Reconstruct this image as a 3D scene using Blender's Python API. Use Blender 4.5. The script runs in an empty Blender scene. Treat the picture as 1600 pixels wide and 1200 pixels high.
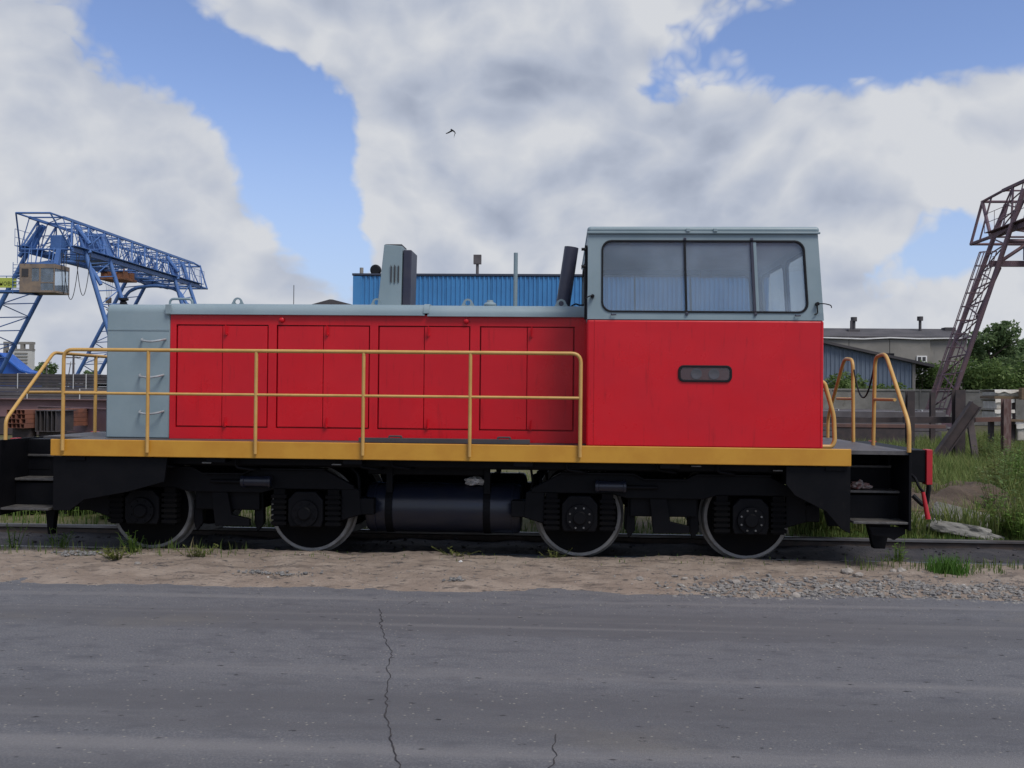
import bpy, bmesh, math, random
from mathutils import Vector, Matrix, noise as mnoise
R = math.radians
random.seed(7)
SC = bpy.context.scene
COL = SC.collection

# ------------------------------------------------------------------ camera
FPX, YAW, PITCH, ROLL = 1540.0, R(2.9), R(.48), R(.57)
CAM = Vector((0, 0, 1.62))
fw = Vector((-math.sin(YAW)*math.cos(PITCH), math.cos(YAW)*math.cos(PITCH), math.sin(PITCH)))
r0 = Vector((math.cos(YAW), math.sin(YAW), 0)); u0 = r0.cross(fw)
rt = r0*math.cos(ROLL) + u0*math.sin(ROLL); up = u0*math.cos(ROLL) - r0*math.sin(ROLL)
cd = bpy.data.cameras.new('camera'); cam = bpy.data.objects.new('camera', cd); COL.objects.link(cam)
cd.sensor_width = 36; cd.lens = FPX/1600*36; cd.clip_end = 5000
m3 = Matrix((rt, up, -fw)).transposed()
cam.matrix_world = Matrix.Translation(CAM) @ m3.to_4x4()
SC.camera = cam

def ray(px, py):
    return fw + rt*((px-800)/FPX) + up*((600-py)/FPX)
def at(px, py, Y):
    d = ray(px, py); return CAM + d*(Y/d.y)

# ------------------------------------------------------------------ sky + sun
SUN_EL, SUN_AZ = R(56), R(138)        # azimuth clockwise from +Y
SUNV = Vector((math.sin(SUN_AZ)*math.cos(SUN_EL), math.cos(SUN_AZ)*math.cos(SUN_EL), math.sin(SUN_EL)))
SKY_S = 0.14
w = bpy.data.worlds.new('World'); SC.world = w; w.use_nodes = True
w.cycles.sampling_method = 'MANUAL'; w.cycles.sample_map_resolution = 512
nt = w.node_tree; nt.nodes.clear()
def N(t, **k):
    n = nt.nodes.new(t)
    for a, b in k.items(): setattr(n, a, b)
    return n
def L(a, b): nt.links.new(a, b)
def build_world():
    out = N('ShaderNodeOutputWorld'); bg = N('ShaderNodeBackground'); bg.inputs[1].default_value = SKY_S
    L(bg.outputs[0], out.inputs[0])
    sky = N('ShaderNodeTexSky', sky_type='NISHITA'); sky.sun_disc = False
    sky.sun_elevation = SUN_EL; sky.sun_rotation = SUN_AZ; sky.altitude = 100
    sky.air_density = 1.0; sky.dust_density = .4; sky.ozone_density = 3.0
    tc = N('ShaderNodeTexCoord')
    vec = tc.outputs['Generated']
    k = 1/SKY_S
    def sock(n, vals):
        for i, s in enumerate(vals):
            if s is None: continue
            if hasattr(s, 'links'): L(s, n.inputs[i])
            else: n.inputs[i].default_value = s
    def vm(op, a, b):
        n = N('ShaderNodeVectorMath', operation=op); sock(n, (a, b)); return n.outputs[0]
    def ma(op, a, b):
        n = N('ShaderNodeMath', operation=op); sock(n, (a, b)); return n.outputs[0]
    def mr(v, a, b, c, d, typ='SMOOTHSTEP'):
        n = N('ShaderNodeMapRange', interpolation_type=typ); sock(n, (v, a, b, c, d)); return n.outputs[0]
    def noise(v, sc, det, ro):
        n = N('ShaderNodeTexNoise'); L(v, n.inputs['Vector'])
        n.inputs['Scale'].default_value = sc; n.inputs['Detail'].default_value = det; n.inputs['Roughness'].default_value = ro
        return n
    def dens(v, amps=((11, .40), (23, .25), (47, .15), (95, .08))):
        """large fbm masses carrying rounded cauliflower puffs"""
        wn = noise(v, 5, 3, .5)
        p = vm('MULTIPLY', vm('ADD', v, vm('MULTIPLY', vm('SUBTRACT', wn.outputs['Color'], (.5,.5,.5)), (.09,.09,.09))), (1, 1, 1.35))
        big = noise(p, 4.6, 7, .5).outputs[0]
        puff = None
        for sc, am in amps:
            b = ma('MULTIPLY', ma('ABSOLUTE', ma('SUBTRACT', noise(p, sc, 0, 0).outputs[0], .5), 0), 2*am)
            puff = b if puff is None else ma('ADD', puff, b)
        return ma('ADD', ma('MULTIPLY', ma('SUBTRACT', big, .5), .95), ma('MULTIPLY', ma('SUBTRACT', puff, .20), .62))
    # where this sky has its cloud banks (+) and its blue gaps (-)
    blobs = [(20,120,190,.25),(170,260,190,.22),(280,230,110,.12),(330,330,110,.12),(240,430,170,.18),(40,430,220,.22),(420,470,150,.18),(100,150,120,.12),
             (760,40,230,.24),(400,10,95,.22),(500,45,95,.18),(590,80,90,.12),(890,40,170,.22),(620,215,95,.26),(720,190,120,.14),(800,150,120,.1),(800,370,180,.2),(590,330,85,.22),(690,330,90,.16),
             (1000,270,220,.24),(1200,240,210,.24),(1430,200,170,.24),(1580,170,160,.24),(1300,340,120,.2),(1330,470,95,.18),(1550,480,100,.16),(1420,480,60,.14),
             (210,40,120,-.36),(400,150,105,-.36),(470,200,85,-.34),(460,290,95,-.40),(520,360,75,-.40),(290,80,90,-.2),(560,405,38,-.2),
             (1430,30,130,-.38),(1290,60,90,-.34),(1170,92,100,-.42),(1570,30,110,-.34),(1050,110,95,-.44),(900,175,75,-.28),(850,215,50,-.12),
             (1460,355,70,-.28),(1495,400,55,-.2),(1390,440,60,-.32),(1010,150,50,-.15),(1330,390,60,-.1),(745,250,48,-.26),(150,560,160,.2),(450,540,130,.18),(1340,560,120,.16),(1560,570,120,.16),(700,480,160,.16),(1000,430,160,.14),(820,240,40,-.16),(1370,130,60,-.08)]
    bias = None
    for px, py, r, wt in blobs:
        d = ray(px, py).normalized()
        ds = N('ShaderNodeVectorMath', operation='DISTANCE'); L(vec, ds.inputs[0]); ds.inputs[1].default_value = d
        b = mr(ds.outputs['Value'], 0, r*1.4/FPX, wt, 0)
        bias = b if bias is None else ma('ADD', bias, b)
    n1 = dens(vec)
    sm = ((11, .42), (23, .18)); n1s = dens(vec, sm)
    n2 = dens(vm('ADD', vec, (SUNV*.014 + Vector((0,0,.028)))[:]), sm)
    d1 = ma('ADD', ma('ADD', n1, .12), bias)
    mask = mr(d1, .0, .17, 0, 1)
    lit = ma('MULTIPLY', ma('SUBTRACT', n1s, n2), 1.5)
    thick = mr(d1, .20, .85, 0, .30)
    low = noise(vec, 3.4, 4, .5).outputs[0]
    sh = ma('ADD', ma('ADD', ma('SUBTRACT', .80, thick), lit), ma('MULTIPLY', ma('SUBTRACT', low, .5), .62))
    shc = mr(sh, .22, .88, 0, 1, 'LINEAR')
    cr = N('ShaderNodeValToRGB'); L(shc, cr.inputs[0])
    e = cr.color_ramp.elements
    e[0].position = 0; e[0].color = (.270*k, .315*k, .42*k, 1)
    e[1].position = 1; e[1].color = (.655*k, .675*k, .715*k, 1)
    x = e.new(.5); x.color = (.455*k, .50*k, .60*k, 1)
    mx = N('ShaderNodeMix', data_type='RGBA'); L(mask, mx.inputs[0])
    tint = N('ShaderNodeMix', data_type='RGBA', blend_type='MULTIPLY'); tint.inputs[0].default_value = 1
    L(sky.outputs[0], tint.inputs[6]); tint.inputs[7].default_value = SKY_TINT
    sx = N('ShaderNodeSeparateXYZ'); L(vec, sx.inputs[0])
    hz = N('ShaderNodeMix', data_type='RGBA'); L(mr(sx.outputs[2], 0, .32, .8, 0), hz.inputs[0])
    hz.inputs[7].default_value = (.42*k, .54*k, .76*k, 1); L(tint.outputs[2], hz.inputs[6])
    L(hz.outputs[2], mx.inputs[6]); L(cr.outputs[0], mx.inputs[7])
    L(mx.outputs[2], bg.inputs[0])
SKY_TINT = (1.05, .98, 1.10, 1)
build_world()
sl = bpy.data.lights.new('sun', 'SUN'); sl.energy = 2.7; sl.angle = R(24); sl.color = (1, .95, .88)
so = bpy.data.objects.new('sun', sl); COL.objects.link(so); so.location = (10, -20, 40)
so.rotation_euler = SUNV.to_track_quat('Z', 'Y').to_euler()
vs = SC.view_settings
vs.view_transform = 'Standard'; vs.look = 'None'; vs.exposure = 0.0; vs.gamma = 1; vs.use_curve_mapping = False
SC.cycles.max_bounces = 8; SC.cycles.transparent_max_bounces = 12; SC.cycles.use_denoising = True

# ------------------------------------------------------------------ materials
MATS = {}
def mat(name, col, rough=.6, col2=None, nscale=3.0, bump=0.0, bscale=40.0, metal=0.0, stretch=(1,1,1), spec=.5,
        lo=.35, hi=.65, col3=None, scale3=12.0, lo3=.62, hi3=.72, wave=0.0, coat=0.0, stretch3=(1,1,1), rvar=0.0):
    m = bpy.data.materials.new(name); m.use_nodes = True
    t = m.node_tree; b = t.nodes['Principled BSDF']
    def nn(ty, **k):
        n = t.nodes.new(ty)
        for a, v in k.items(): setattr(n, a, v)
        return n
    b.inputs['Base Color'].default_value = (*col, 1); b.inputs['Roughness'].default_value = rough
    b.inputs['Metallic'].default_value = metal; b.inputs['Specular IOR Level'].default_value = spec
    if coat: b.inputs['Coat Weight'].default_value = coat; b.inputs['Coat Roughness'].default_value = .12
    geo = nn('ShaderNodeNewGeometry')
    def mapped(s):
        mp = nn('ShaderNodeMapping'); mp.inputs['Scale'].default_value = s
        t.links.new(geo.outputs['Position'], mp.inputs[0]); return mp.outputs[0]
    def noi(v, s, d=6, r=.6):
        n = nn('ShaderNodeTexNoise'); t.links.new(v, n.inputs['Vector'])
        n.inputs['Scale'].default_value = s; n.inputs['Detail'].default_value = d; n.inputs['Roughness'].default_value = r
        return n.outputs[0]
    def ramp(v, a, c):
        n = nn('ShaderNodeMapRange', interpolation_type='SMOOTHSTEP'); t.links.new(v, n.inputs[0])
        n.inputs[1].default_value = a; n.inputs[2].default_value = c; return n.outputs[0]
    v1 = mapped(stretch); cur = None
    if col2:
        mx = nn('ShaderNodeMix', data_type='RGBA'); f = ramp(noi(v1, nscale), lo, hi)
        t.links.new(f, mx.inputs[0]); mx.inputs[6].default_value = (*col, 1); mx.inputs[7].default_value = (*col2, 1)
        cur = mx.outputs[2]
        if rvar:
            rr = nn('ShaderNodeMapRange'); t.links.new(f, rr.inputs[0]); rr.inputs[3].default_value = rough; rr.inputs[4].default_value = rough+rvar
            t.links.new(rr.outputs[0], b.inputs['Roughness'])
    if col3:
        mx = nn('ShaderNodeMix', data_type='RGBA'); t.links.new(ramp(noi(mapped(stretch3), scale3, 8, .65), lo3, hi3), mx.inputs[0])
        if cur: t.links.new(cur, mx.inputs[6])
        else: mx.inputs[6].default_value = (*col, 1)
        mx.inputs[7].default_value = (*col3, 1); cur = mx.outputs[2]
    if cur: t.links.new(cur, b.inputs['Base Color'])
    prev = None
    if wave:
        bp = nn('ShaderNodeBump'); bp.inputs['Strength'].default_value = 1; bp.inputs['Distance'].default_value = wave
        t.links.new(noi(mapped((1,1,1)), 2.2, 2, .4), bp.inputs['Height']); prev = bp
    if bump:
        bp2 = nn('ShaderNodeBump'); bp2.inputs['Strength'].default_value = 1; bp2.inputs['Distance'].default_value = bump
        t.links.new(noi(mapped((1,1,1)), bscale, 8, .6), bp2.inputs['Height'])
        if prev: t.links.new(prev.outputs[0], bp2.inputs['Normal'])
        prev = bp2
    if prev: t.links.new(prev.outputs[0], b.inputs['Normal'])
    MATS[name] = m; return m

mat('red', (.56,.0075,.016), .25, (.50,.0075,.017), 1.2, col3=(.36,.006,.012), scale3=5, lo3=.55, hi3=.78, stretch3=(6,6,.6), wave=.007, bump=.0003, bscale=160, spec=.36, rvar=.16)
mat('grey', (.22,.285,.315), .42, (.19,.255,.285), 2.0, col3=(.15,.20,.22), scale3=5, lo3=.62, hi3=.85, stretch3=(7,7,.5), wave=.006, bump=.0005, bscale=160)
mat('yellow', (.52,.26,.026), .42, (.47,.22,.02), 4, col3=(.22,.09,.015), scale3=14, lo3=.70, hi3=.84, stretch3=(2,2,.7), bump=.0006, bscale=90)
mat('rail_yellow', (.52,.315,.095), .45, (.46,.265,.07), 6, col3=(.20,.09,.03), scale3=22, lo3=.70, hi3=.80)
mat('black', (.0022,.0025,.004), .55, (.004,.004,.0055), 5, col3=(.010,.009,.009), scale3=9, lo3=.60, hi3=.85, bump=.001, bscale=60, spec=.14)
mat('tankblack', (.010,.013,.026), .30, (.014,.016,.026), 4, bump=.0006, bscale=60, wave=.003)
mat('deck', (.055,.05,.052), .5, (.085,.08,.08), 6, col3=(.05,.03,.022), scale3=10, bump=.002, bscale=120)
mat('tread', (.05,.048,.048), .45, (.09,.085,.08), 9, bump=.003, bscale=80)
mat('tyre', (.25,.245,.235), .55, (.17,.165,.155), 9, col3=(.10,.085,.07), scale3=20, lo3=.62, hi3=.8)
mat('wheelweb', (.003,.003,.004), .7, (.005,.0045,.0045), 6, spec=.1)
mat('navy', (.022,.025,.05), .45, (.035,.035,.055), 5)
mat('rubber', (.007,.0075,.010), .6, spec=.25)
mat('steel', (.22,.22,.22), .35, (.12,.11,.10), 8, metal=.8)
mat('brightsteel', (.42,.44,.45), .4, (.3,.31,.32), 8, metal=.3)
mat('railhead', (.13,.125,.12), .4, (.07,.06,.055), 4, metal=.85, stretch=(.3,4,1))
mat('railside', (.045,.035,.030), .7, (.07,.05,.04), 8)
mat('redtrim', (.44,.012,.02), .45, (.36,.012,.02), 6)
mat('interior', (.30,.34,.37), .6, (.25,.29,.32), 3)
mat('darkint', (.035,.035,.04), .7)
mat('lens', (.09,.105,.11), .2)
mat('cloth', (.55,.54,.52), .9, (.32,.30,.28), 18, col3=(.12,.10,.09), scale3=30)
mat('cloth_red', (.28,.10,.08), .9, (.42,.36,.32), 22)
mat('craneblue', (.065,.155,.38), .5, (.055,.13,.33), 1.2, col3=(.06,.07,.12), scale3=3, lo3=.68, hi3=.8)
mat('cranetan', (.24,.18,.13), .7, (.16,.13,.11), 2)
mat('craneorange', (.28,.12,.06), .7, (.2,.09,.05), 2)
mat('cranerust', (.115,.075,.10), .7, (.16,.095,.105), 1.4, col3=(.22,.17,.19), scale3=2.5)
mat('signgreen', (.40,.46,.08), .6, (.36,.42,.07), 2)
mat('signink', (.08,.10,.02), .7)
mat('bluesheet', (.055,.225,.49), .45, (.045,.185,.42), .5, col3=(.22,.31,.45), scale3=1.6, lo3=.66, hi3=.80, stretch3=(3,3,.35))
mat('blueroof', (.015,.10,.42), .5, (.015,.085,.36), .8)
mat('darktrim', (.03,.04,.07), .6)
mat('concrete', (.24,.228,.208), .9, (.19,.182,.167), .5, col3=(.16,.155,.145), scale3=1.2, stretch3=(2,2,.4), bump=.01, bscale=6)
mat('oldconcrete', (.235,.228,.21), .9, (.165,.16,.147), 1.2, col3=(.12,.115,.10), scale3=2.2, bump=.01, bscale=8)
mat('whitewall', (.52,.52,.50), .8, (.44,.44,.42), .2)
mat('white', (.75,.75,.74), .6, (.62,.62,.61), 2)
mat('tar', (.075,.07,.075), .85, (.05,.048,.052), .6, bump=.01, bscale=4)
mat('shedsheet', (.15,.19,.25), .5, (.125,.16,.215), .8, col3=(.22,.25,.28), scale3=1.5, stretch3=(3,3,.4))
mat('rust', (.135,.07,.055), .8, (.09,.052,.048), 2, col3=(.19,.10,.07), scale3=7)
mat('rustred', (.20,.075,.045), .8, (.13,.055,.04), 4)
mat('primer', (.18,.105,.11), .7, (.145,.085,.092), 1.5, col3=(.20,.14,.13), scale3=5)
mat('darksteel', (.045,.042,.048), .6, (.065,.055,.055), 3, col3=(.09,.06,.05), scale3=6)
mat('midsteel', (.10,.09,.095), .6, (.075,.065,.07), 2)
mat('strap', (.5,.5,.5), .6)
mat('wrap', (.62,.60,.55), .5, (.48,.44,.38), 3, bump=.01, bscale=12)
mat('wrapbody', (.36,.33,.28), .6, (.48,.45,.40), 5, bump=.01, bscale=14)
mat('wood', (.16,.11,.065), .8, (.11,.075,.045), 5, stretch=(1,1,6))
mat('stone', (.30,.27,.24), .9, (.20,.185,.17), 9, col3=(.12,.115,.11), scale3=30, bump=.004, bscale=50)
mat('gravel', (.21,.20,.185), .9, (.13,.125,.125), 14, col3=(.36,.34,.31), scale3=11, lo3=.56, hi3=.66)
mat('darkgravel', (.10,.10,.10), .9, (.22,.215,.21), 25)
mat('bird', (.008,.009,.014), .7)
mat('wire', (.02,.02,.022), .6)
mat('bark', (.07,.055,.04), .9, (.05,.04,.03), 6)
mat('rustpost', (.10,.05,.045), .8, (.17,.12,.11), 6, stretch=(3,3,.8), col3=(.30,.27,.25), scale3=8, lo3=.66, hi3=.74)
mat('darkpost', (.035,.028,.030), .8, (.055,.04,.04), 5)
mat('bluish', (.45,.5,.58), .3)

def leafmat(name, c1, c2, tr=.25):
    m = bpy.data.materials.new(name); m.use_nodes = True; t = m.node_tree; b = t.nodes['Principled BSDF']
    n = t.nodes.new('ShaderNodeNewGeometry'); rp = t.nodes.new('ShaderNodeMix'); rp.data_type = 'RGBA'
    rp.inputs[6].default_value = (*c1, 1); rp.inputs[7].default_value = (*c2, 1)
    t.links.new(n.outputs['Random Per Island'], rp.inputs[0]); t.links.new(rp.outputs[2], b.inputs['Base Color'])
    b.inputs['Roughness'].default_value = .65; b.inputs['Specular IOR Level'].default_value = .25
    tl = t.nodes.new('ShaderNodeBsdfTranslucent'); t.links.new(rp.outputs[2], tl.inputs[0])
    ms = t.nodes.new('ShaderNodeMixShader'); ms.inputs[0].default_value = tr
    t.links.new(b.outputs[0], ms.inputs[1]); t.links.new(tl.outputs[0], ms.inputs[2])
    t.links.new(ms.outputs[0], t.nodes['Material Output'].inputs[0]); MATS[name] = m
leafmat('leaf_tree', (.075,.125,.05), (.14,.20,.085), .4)
leafmat('leaf_bush', (.09,.155,.045), (.165,.23,.075), .4)
leafmat('leaf_weed', (.08,.16,.025), (.15,.23,.045))
leafmat('leaf_olive', (.10,.12,.035), (.16,.17,.05))
leafmat('grass', (.06,.12,.024), (.15,.18,.05))
leafmat('grass_bright', (.05,.13,.02), (.09,.19,.03))
leafmat('grass_field', (.09,.155,.035), (.22,.235,.08))
leafmat('straw', (.26,.22,.11), (.36,.32,.20))

def glassmat(name, tint=(.86,.90,.92), dust_sheen=.06, dcol=(.42,.50,.60,1)):
    m = bpy.data.materials.new(name); m.use_nodes = True; t = m.node_tree; t.nodes.clear()
    o = t.nodes.new('ShaderNodeOutputMaterial'); tr = t.nodes.new('ShaderNodeBsdfTransparent'); tr.inputs[0].default_value = (*tint, 1)
    gl = t.nodes.new('ShaderNodeBsdfGlossy'); gl.inputs['Roughness'].default_value = .03
    fr = t.nodes.new('ShaderNodeFresnel'); fr.inputs[0].default_value = 1.4
    ms = t.nodes.new('ShaderNodeMixShader'); gb = t.nodes.new('ShaderNodeNewGeometry'); iv = t.nodes.new('ShaderNodeMath'); iv.operation = 'SUBTRACT'; iv.inputs[0].default_value = 1; t.links.new(gb.outputs['Backfacing'], iv.inputs[1])
    fm = t.nodes.new('ShaderNodeMath'); fm.operation = 'MULTIPLY'; t.links.new(fr.outputs[0], fm.inputs[0]); t.links.new(iv.outputs[0], fm.inputs[1]); t.links.new(fm.outputs[0], ms.inputs[0]); t.links.new(tr.outputs[0], ms.inputs[1]); t.links.new(gl.outputs[0], ms.inputs[2])
    df = t.nodes.new('ShaderNodeBsdfDiffuse'); df.inputs[0].default_value = dcol  # pane film: some dirt, plus sky reflection painted in as bluish diffuse
    nz = t.nodes.new('ShaderNodeTexNoise'); nz.inputs['Scale'].default_value = 2.2; nz.inputs['Detail'].default_value = 5
    g = t.nodes.new('ShaderNodeNewGeometry'); t.links.new(g.outputs['Position'], nz.inputs['Vector'])
    mr = t.nodes.new('ShaderNodeMapRange'); t.links.new(nz.outputs[0], mr.inputs[0]); mr.inputs[1].default_value = .35; mr.inputs[2].default_value = .75
    mr.inputs[3].default_value = dust_sheen*.7; mr.inputs[4].default_value = dust_sheen*1.4
    m2 = t.nodes.new('ShaderNodeMixShader'); t.links.new(mr.outputs[0], m2.inputs[0]); t.links.new(ms.outputs[0], m2.inputs[1]); t.links.new(df.outputs[0], m2.inputs[2])
    t.links.new(m2.outputs[0], o.inputs[0]); MATS[name] = m
glassmat('glass', dust_sheen=.19, dcol=(.46,.56,.68,1)); glassmat('lampglass', (.78,.70,.72), .05)

# ------------------------------------------------------------------ mesh helpers
ORG = {}
def tag(o, label=None, cat=None, group=None, kind=None):
    if label: o['label'] = label
    if cat: o['category'] = cat
    if group: o['group'] = group
    if kind: o['kind'] = kind
    return o
def thing(name, loc, label, cat, group=None):
    o = bpy.data.objects.new(name, None); COL.objects.link(o); o.location = loc; o.empty_display_size = .2
    ORG[o] = Vector(loc); tag(o, label, cat, group); return o
def fillet(pts, rad, k=5):
    pts = [Vector(p) for p in pts]; out = [pts[0]]
    for i in range(1, len(pts)-1):
        a, b, c = pts[i-1], pts[i], pts[i+1]
        d1 = (a-b); d2 = (c-b); r = min(rad, d1.length*.45, d2.length*.45)
        p, q = b+d1.normalized()*r, b+d2.normalized()*r
        for j in range(k+1):
            t = j/k; out.append(p*(1-t)**2 + b*2*t*(1-t) + q*t*t)
    out.append(pts[-1]); return out
class MB:
    def __init__(s): s.v = []; s.f = []
    def add(s, vs, fs):
        o = len(s.v); s.v += [Vector(x) for x in vs]; s.f += [tuple(i+o for i in f) for f in fs]; return s
    def box(s, x0, x1, y0, y1, z0, z1):
        return s.add([(x0,y0,z0),(x1,y0,z0),(x1,y1,z0),(x0,y1,z0),(x0,y0,z1),(x1,y0,z1),(x1,y1,z1),(x0,y1,z1)],
                     [(0,3,2,1),(4,5,6,7),(0,1,5,4),(1,2,6,5),(2,3,7,6),(3,0,4,7)])
    def prism(s, poly, y0, y1):          # poly in (x,z), extruded along y
        n = len(poly)
        return s.add([(x,y0,z) for x,z in poly]+[(x,y1,z) for x,z in poly],
                     [tuple(range(n)), tuple(range(2*n-1,n-1,-1))]+[(i,(i+n),(i+1)%n+n,(i+1)%n) for i in range(n)])
    def prismx(s, poly, x0, x1):         # poly in (y,z), extruded along x
        n = len(poly)
        return s.add([(x0,y,z) for y,z in poly]+[(x1,y,z) for y,z in poly],
                     [tuple(range(n-1,-1,-1)), tuple(range(n,2*n))]+[(i,(i+1)%n,(i+1)%n+n,i+n) for i in range(n)])
    def prismz(s, poly, z0, z1):
        n = len(poly)
        return s.add([(x,y,z0) for x,y in poly]+[(x,y,z1) for x,y in poly],
                     [tuple(range(n-1,-1,-1)), tuple(range(n,2*n))]+[(i,(i+1)%n,(i+1)%n+n,i+n) for i in range(n)])
    def path(s, pts, r, n=8, r2=None, caps=True):
        pts = [Vector(p) for p in pts]; vs = []; fs = []
        t0 = (pts[1]-pts[0]).normalized(); a = t0.orthogonal().normalized(); L_ = len(pts)
        for i, p in enumerate(pts):
            t = ((pts[min(i+1,L_-1)]-p).normalized() + (p-pts[max(i-1,0)]).normalized())
            t = t.normalized() if t.length > 1e-6 else t0
            a = (a - t*a.dot(t)).normalized(); b = t.cross(a)
            rr = r if r2 is None else r+(r2-r)*i/(L_-1)
            for k in range(n):
                an = 2*math.pi*k/n; vs.append(p + a*(math.cos(an)*rr) + b*(math.sin(an)*rr))
        for i in range(L_-1):
            for k in range(n):
                fs.append((i*n+k, i*n+(k+1)%n, (i+1)*n+(k+1)%n, (i+1)*n+k))
        if caps: fs += [tuple(range(n-1,-1,-1)), tuple(range((L_-1)*n, L_*n))]
        return s.add(vs, fs)
    def bar(s, p, q, w_, h_=None):       # square bar from p to q
        p, q = Vector(p), Vector(q); h_ = h_ or w_
        t = (q-p).normalized(); a = t.cross(Vector((0,0,1)))
        a = a.normalized() if a.length > .01 else Vector((1,0,0)); b = t.cross(a)
        vs = [c + a*(sx*w_/2) + b*(sz*h_/2) for c in (p, q) for sx, sz in ((-1,-1),(1,-1),(1,1),(-1,1))]
        return s.add(vs, [(0,3,2,1),(4,5,6,7),(0,1,5,4),(1,2,6,5),(2,3,7,6),(3,0,4,7)])
    def lathe(s, prof, c, axis='y', n=32, closed=True):   # prof: (radius, offset along axis)
        c = Vector(c); vs = []; m = len(prof)
        for k in range(n):
            an = 2*math.pi*k/n; ca, sa = math.cos(an), math.sin(an)
            for r, h in prof:
                vs.append(c + (Vector((r*ca,h,r*sa)) if axis == 'y' else Vector((h,r*ca,r*sa)) if axis == 'x' else Vector((r*ca,r*sa,h))))
        fs = []
        for k in range(n):
            for i in range(m if closed else m-1):
                j = (i+1) % m; fs.append((k*m+i, k*m+j, ((k+1)%n)*m+j, ((k+1)%n)*m+i))
        return s.add(vs, fs)
    def cyl(s, c, r, h0, h1, axis='y', n=24):
        return s.lathe([(0,h0),(r,h0),(r,h1),(0,h1)], c, axis, n, closed=False)
    def build(s, name, m, parent=None, smooth=False, bevel=0, seg=2, loc=None):
        me = bpy.data.meshes.new(name)
        if loc is None:
            lo = Vector((min(v.x for v in s.v), min(v.y for v in s.v), min(v.z for v in s.v)))
            hi = Vector((max(v.x for v in s.v), max(v.y for v in s.v), max(v.z for v in s.v)))
            c = (lo+hi)/2
            if parent is None: c.z = lo.z
        else: c = Vector(loc)
        me.from_pydata([v-c for v in s.v], [], s.f); me.update()
        bm = bmesh.new(); bm.from_mesh(me); bmesh.ops.remove_doubles(bm, verts=bm.verts, dist=1e-6)
        bmesh.ops.recalc_face_normals(bm, faces=bm.faces); bm.to_mesh(me); bm.free()
        me.materials.append(MATS[m] if isinstance(m, str) else m)
        o = bpy.data.objects.new(name, me); COL.objects.link(o); ORG[o] = c.copy()
        if parent is not None: o.parent = parent; o.location = c - ORG[parent]
        else: o.location = c
        if smooth:
            me.polygons.foreach_set('use_smooth', [True]*len(me.polygons))
            md = o.modifiers.new('n', 'EDGE_SPLIT') if False else None
            try: me.set_sharp_from_angle(angle=R(40))
            except Exception: pass
        if bevel:
            b = o.modifiers.new('bevel', 'BEVEL'); b.width = bevel; b.segments = seg; b.limit_method = 'ANGLE'; b.angle_limit = R(40)
        return o
def box(name, m, parent, x0, x1, y0, y1, z0, z1, bevel=.004, **k):
    return MB().box(x0,x1,y0,y1,z0,z1).build(name, m, parent, bevel=bevel, **k)
def raw(name, vs, fs, m, parent=None, smooth=False):
    me = bpy.data.meshes.new(name); me.from_pydata(vs, [], fs); me.update(); me.materials.append(MATS[m])
    if smooth: me.polygons.foreach_set('use_smooth', [True]*len(me.polygons))
    o = bpy.data.objects.new(name, me); COL.objects.link(o); ORG[o] = Vector((0,0,0))
    if parent is not None: o.parent = parent; o.location = -ORG[parent]
    return o
def copy_tree(o, d, parent=None):
    c = o.copy(); COL.objects.link(c); ORG[c] = ORG[o] + (d if parent is None else Vector((0,0,0)))
    c.parent = parent
    if parent is None: c.location = o.location + d
    for ch in o.children: copy_tree(ch, d, c)
    return c
def rrect(x0, x1, z0, z1, r, k=5):
    out = []
    for cx, cz, a0 in ((x1-r,z0+r,-90),(x1-r,z1-r,0),(x0+r,z1-r,90),(x0+r,z0+r,180)):
        for j in range(k+1):
            a = R(a0+90*j/k); out.append((cx+r*math.cos(a), cz+r*math.sin(a)))
    return out
def ring(mb, outer, inner, fn0, fn1):
    """plate with a hole: outer/inner loops of equal length; fn0, fn1 map (a,b) to the front and back points"""
    n = len(outer); o = len(mb.v)
    mb.v += [Vector(fn0(*p)) for p in outer]+[Vector(fn0(*p)) for p in inner]+[Vector(fn1(*p)) for p in outer]+[Vector(fn1(*p)) for p in inner]
    for i in range(n):
        j = (i+1) % n
        for a, b, c, d in ((0,0,1,1),(2,2,3,3),(0,0,2,2),(1,1,3,3)):
            f = (o+a*n+i, o+b*n+j, o+c*n+j, o+d*n+i)
            if (Vector(mb.v[f[0]])-Vector(mb.v[f[1]])).length < 1e-7: f = (f[0], f[2], f[3])
            mb.f.append(f)
    return mb
def rect_like(x0, x1, z0, z1, k=5):
    out = []
    for p in ((x1,z0),(x1,z1),(x0,z1),(x0,z0)): out += [p]*(k+1)
    return out
def fbm(x, y, s=1.0, o=4):
    return mnoise.fractal(Vector((x*s, y*s, 3.3)), 1.0, 2.0, o)

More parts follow.
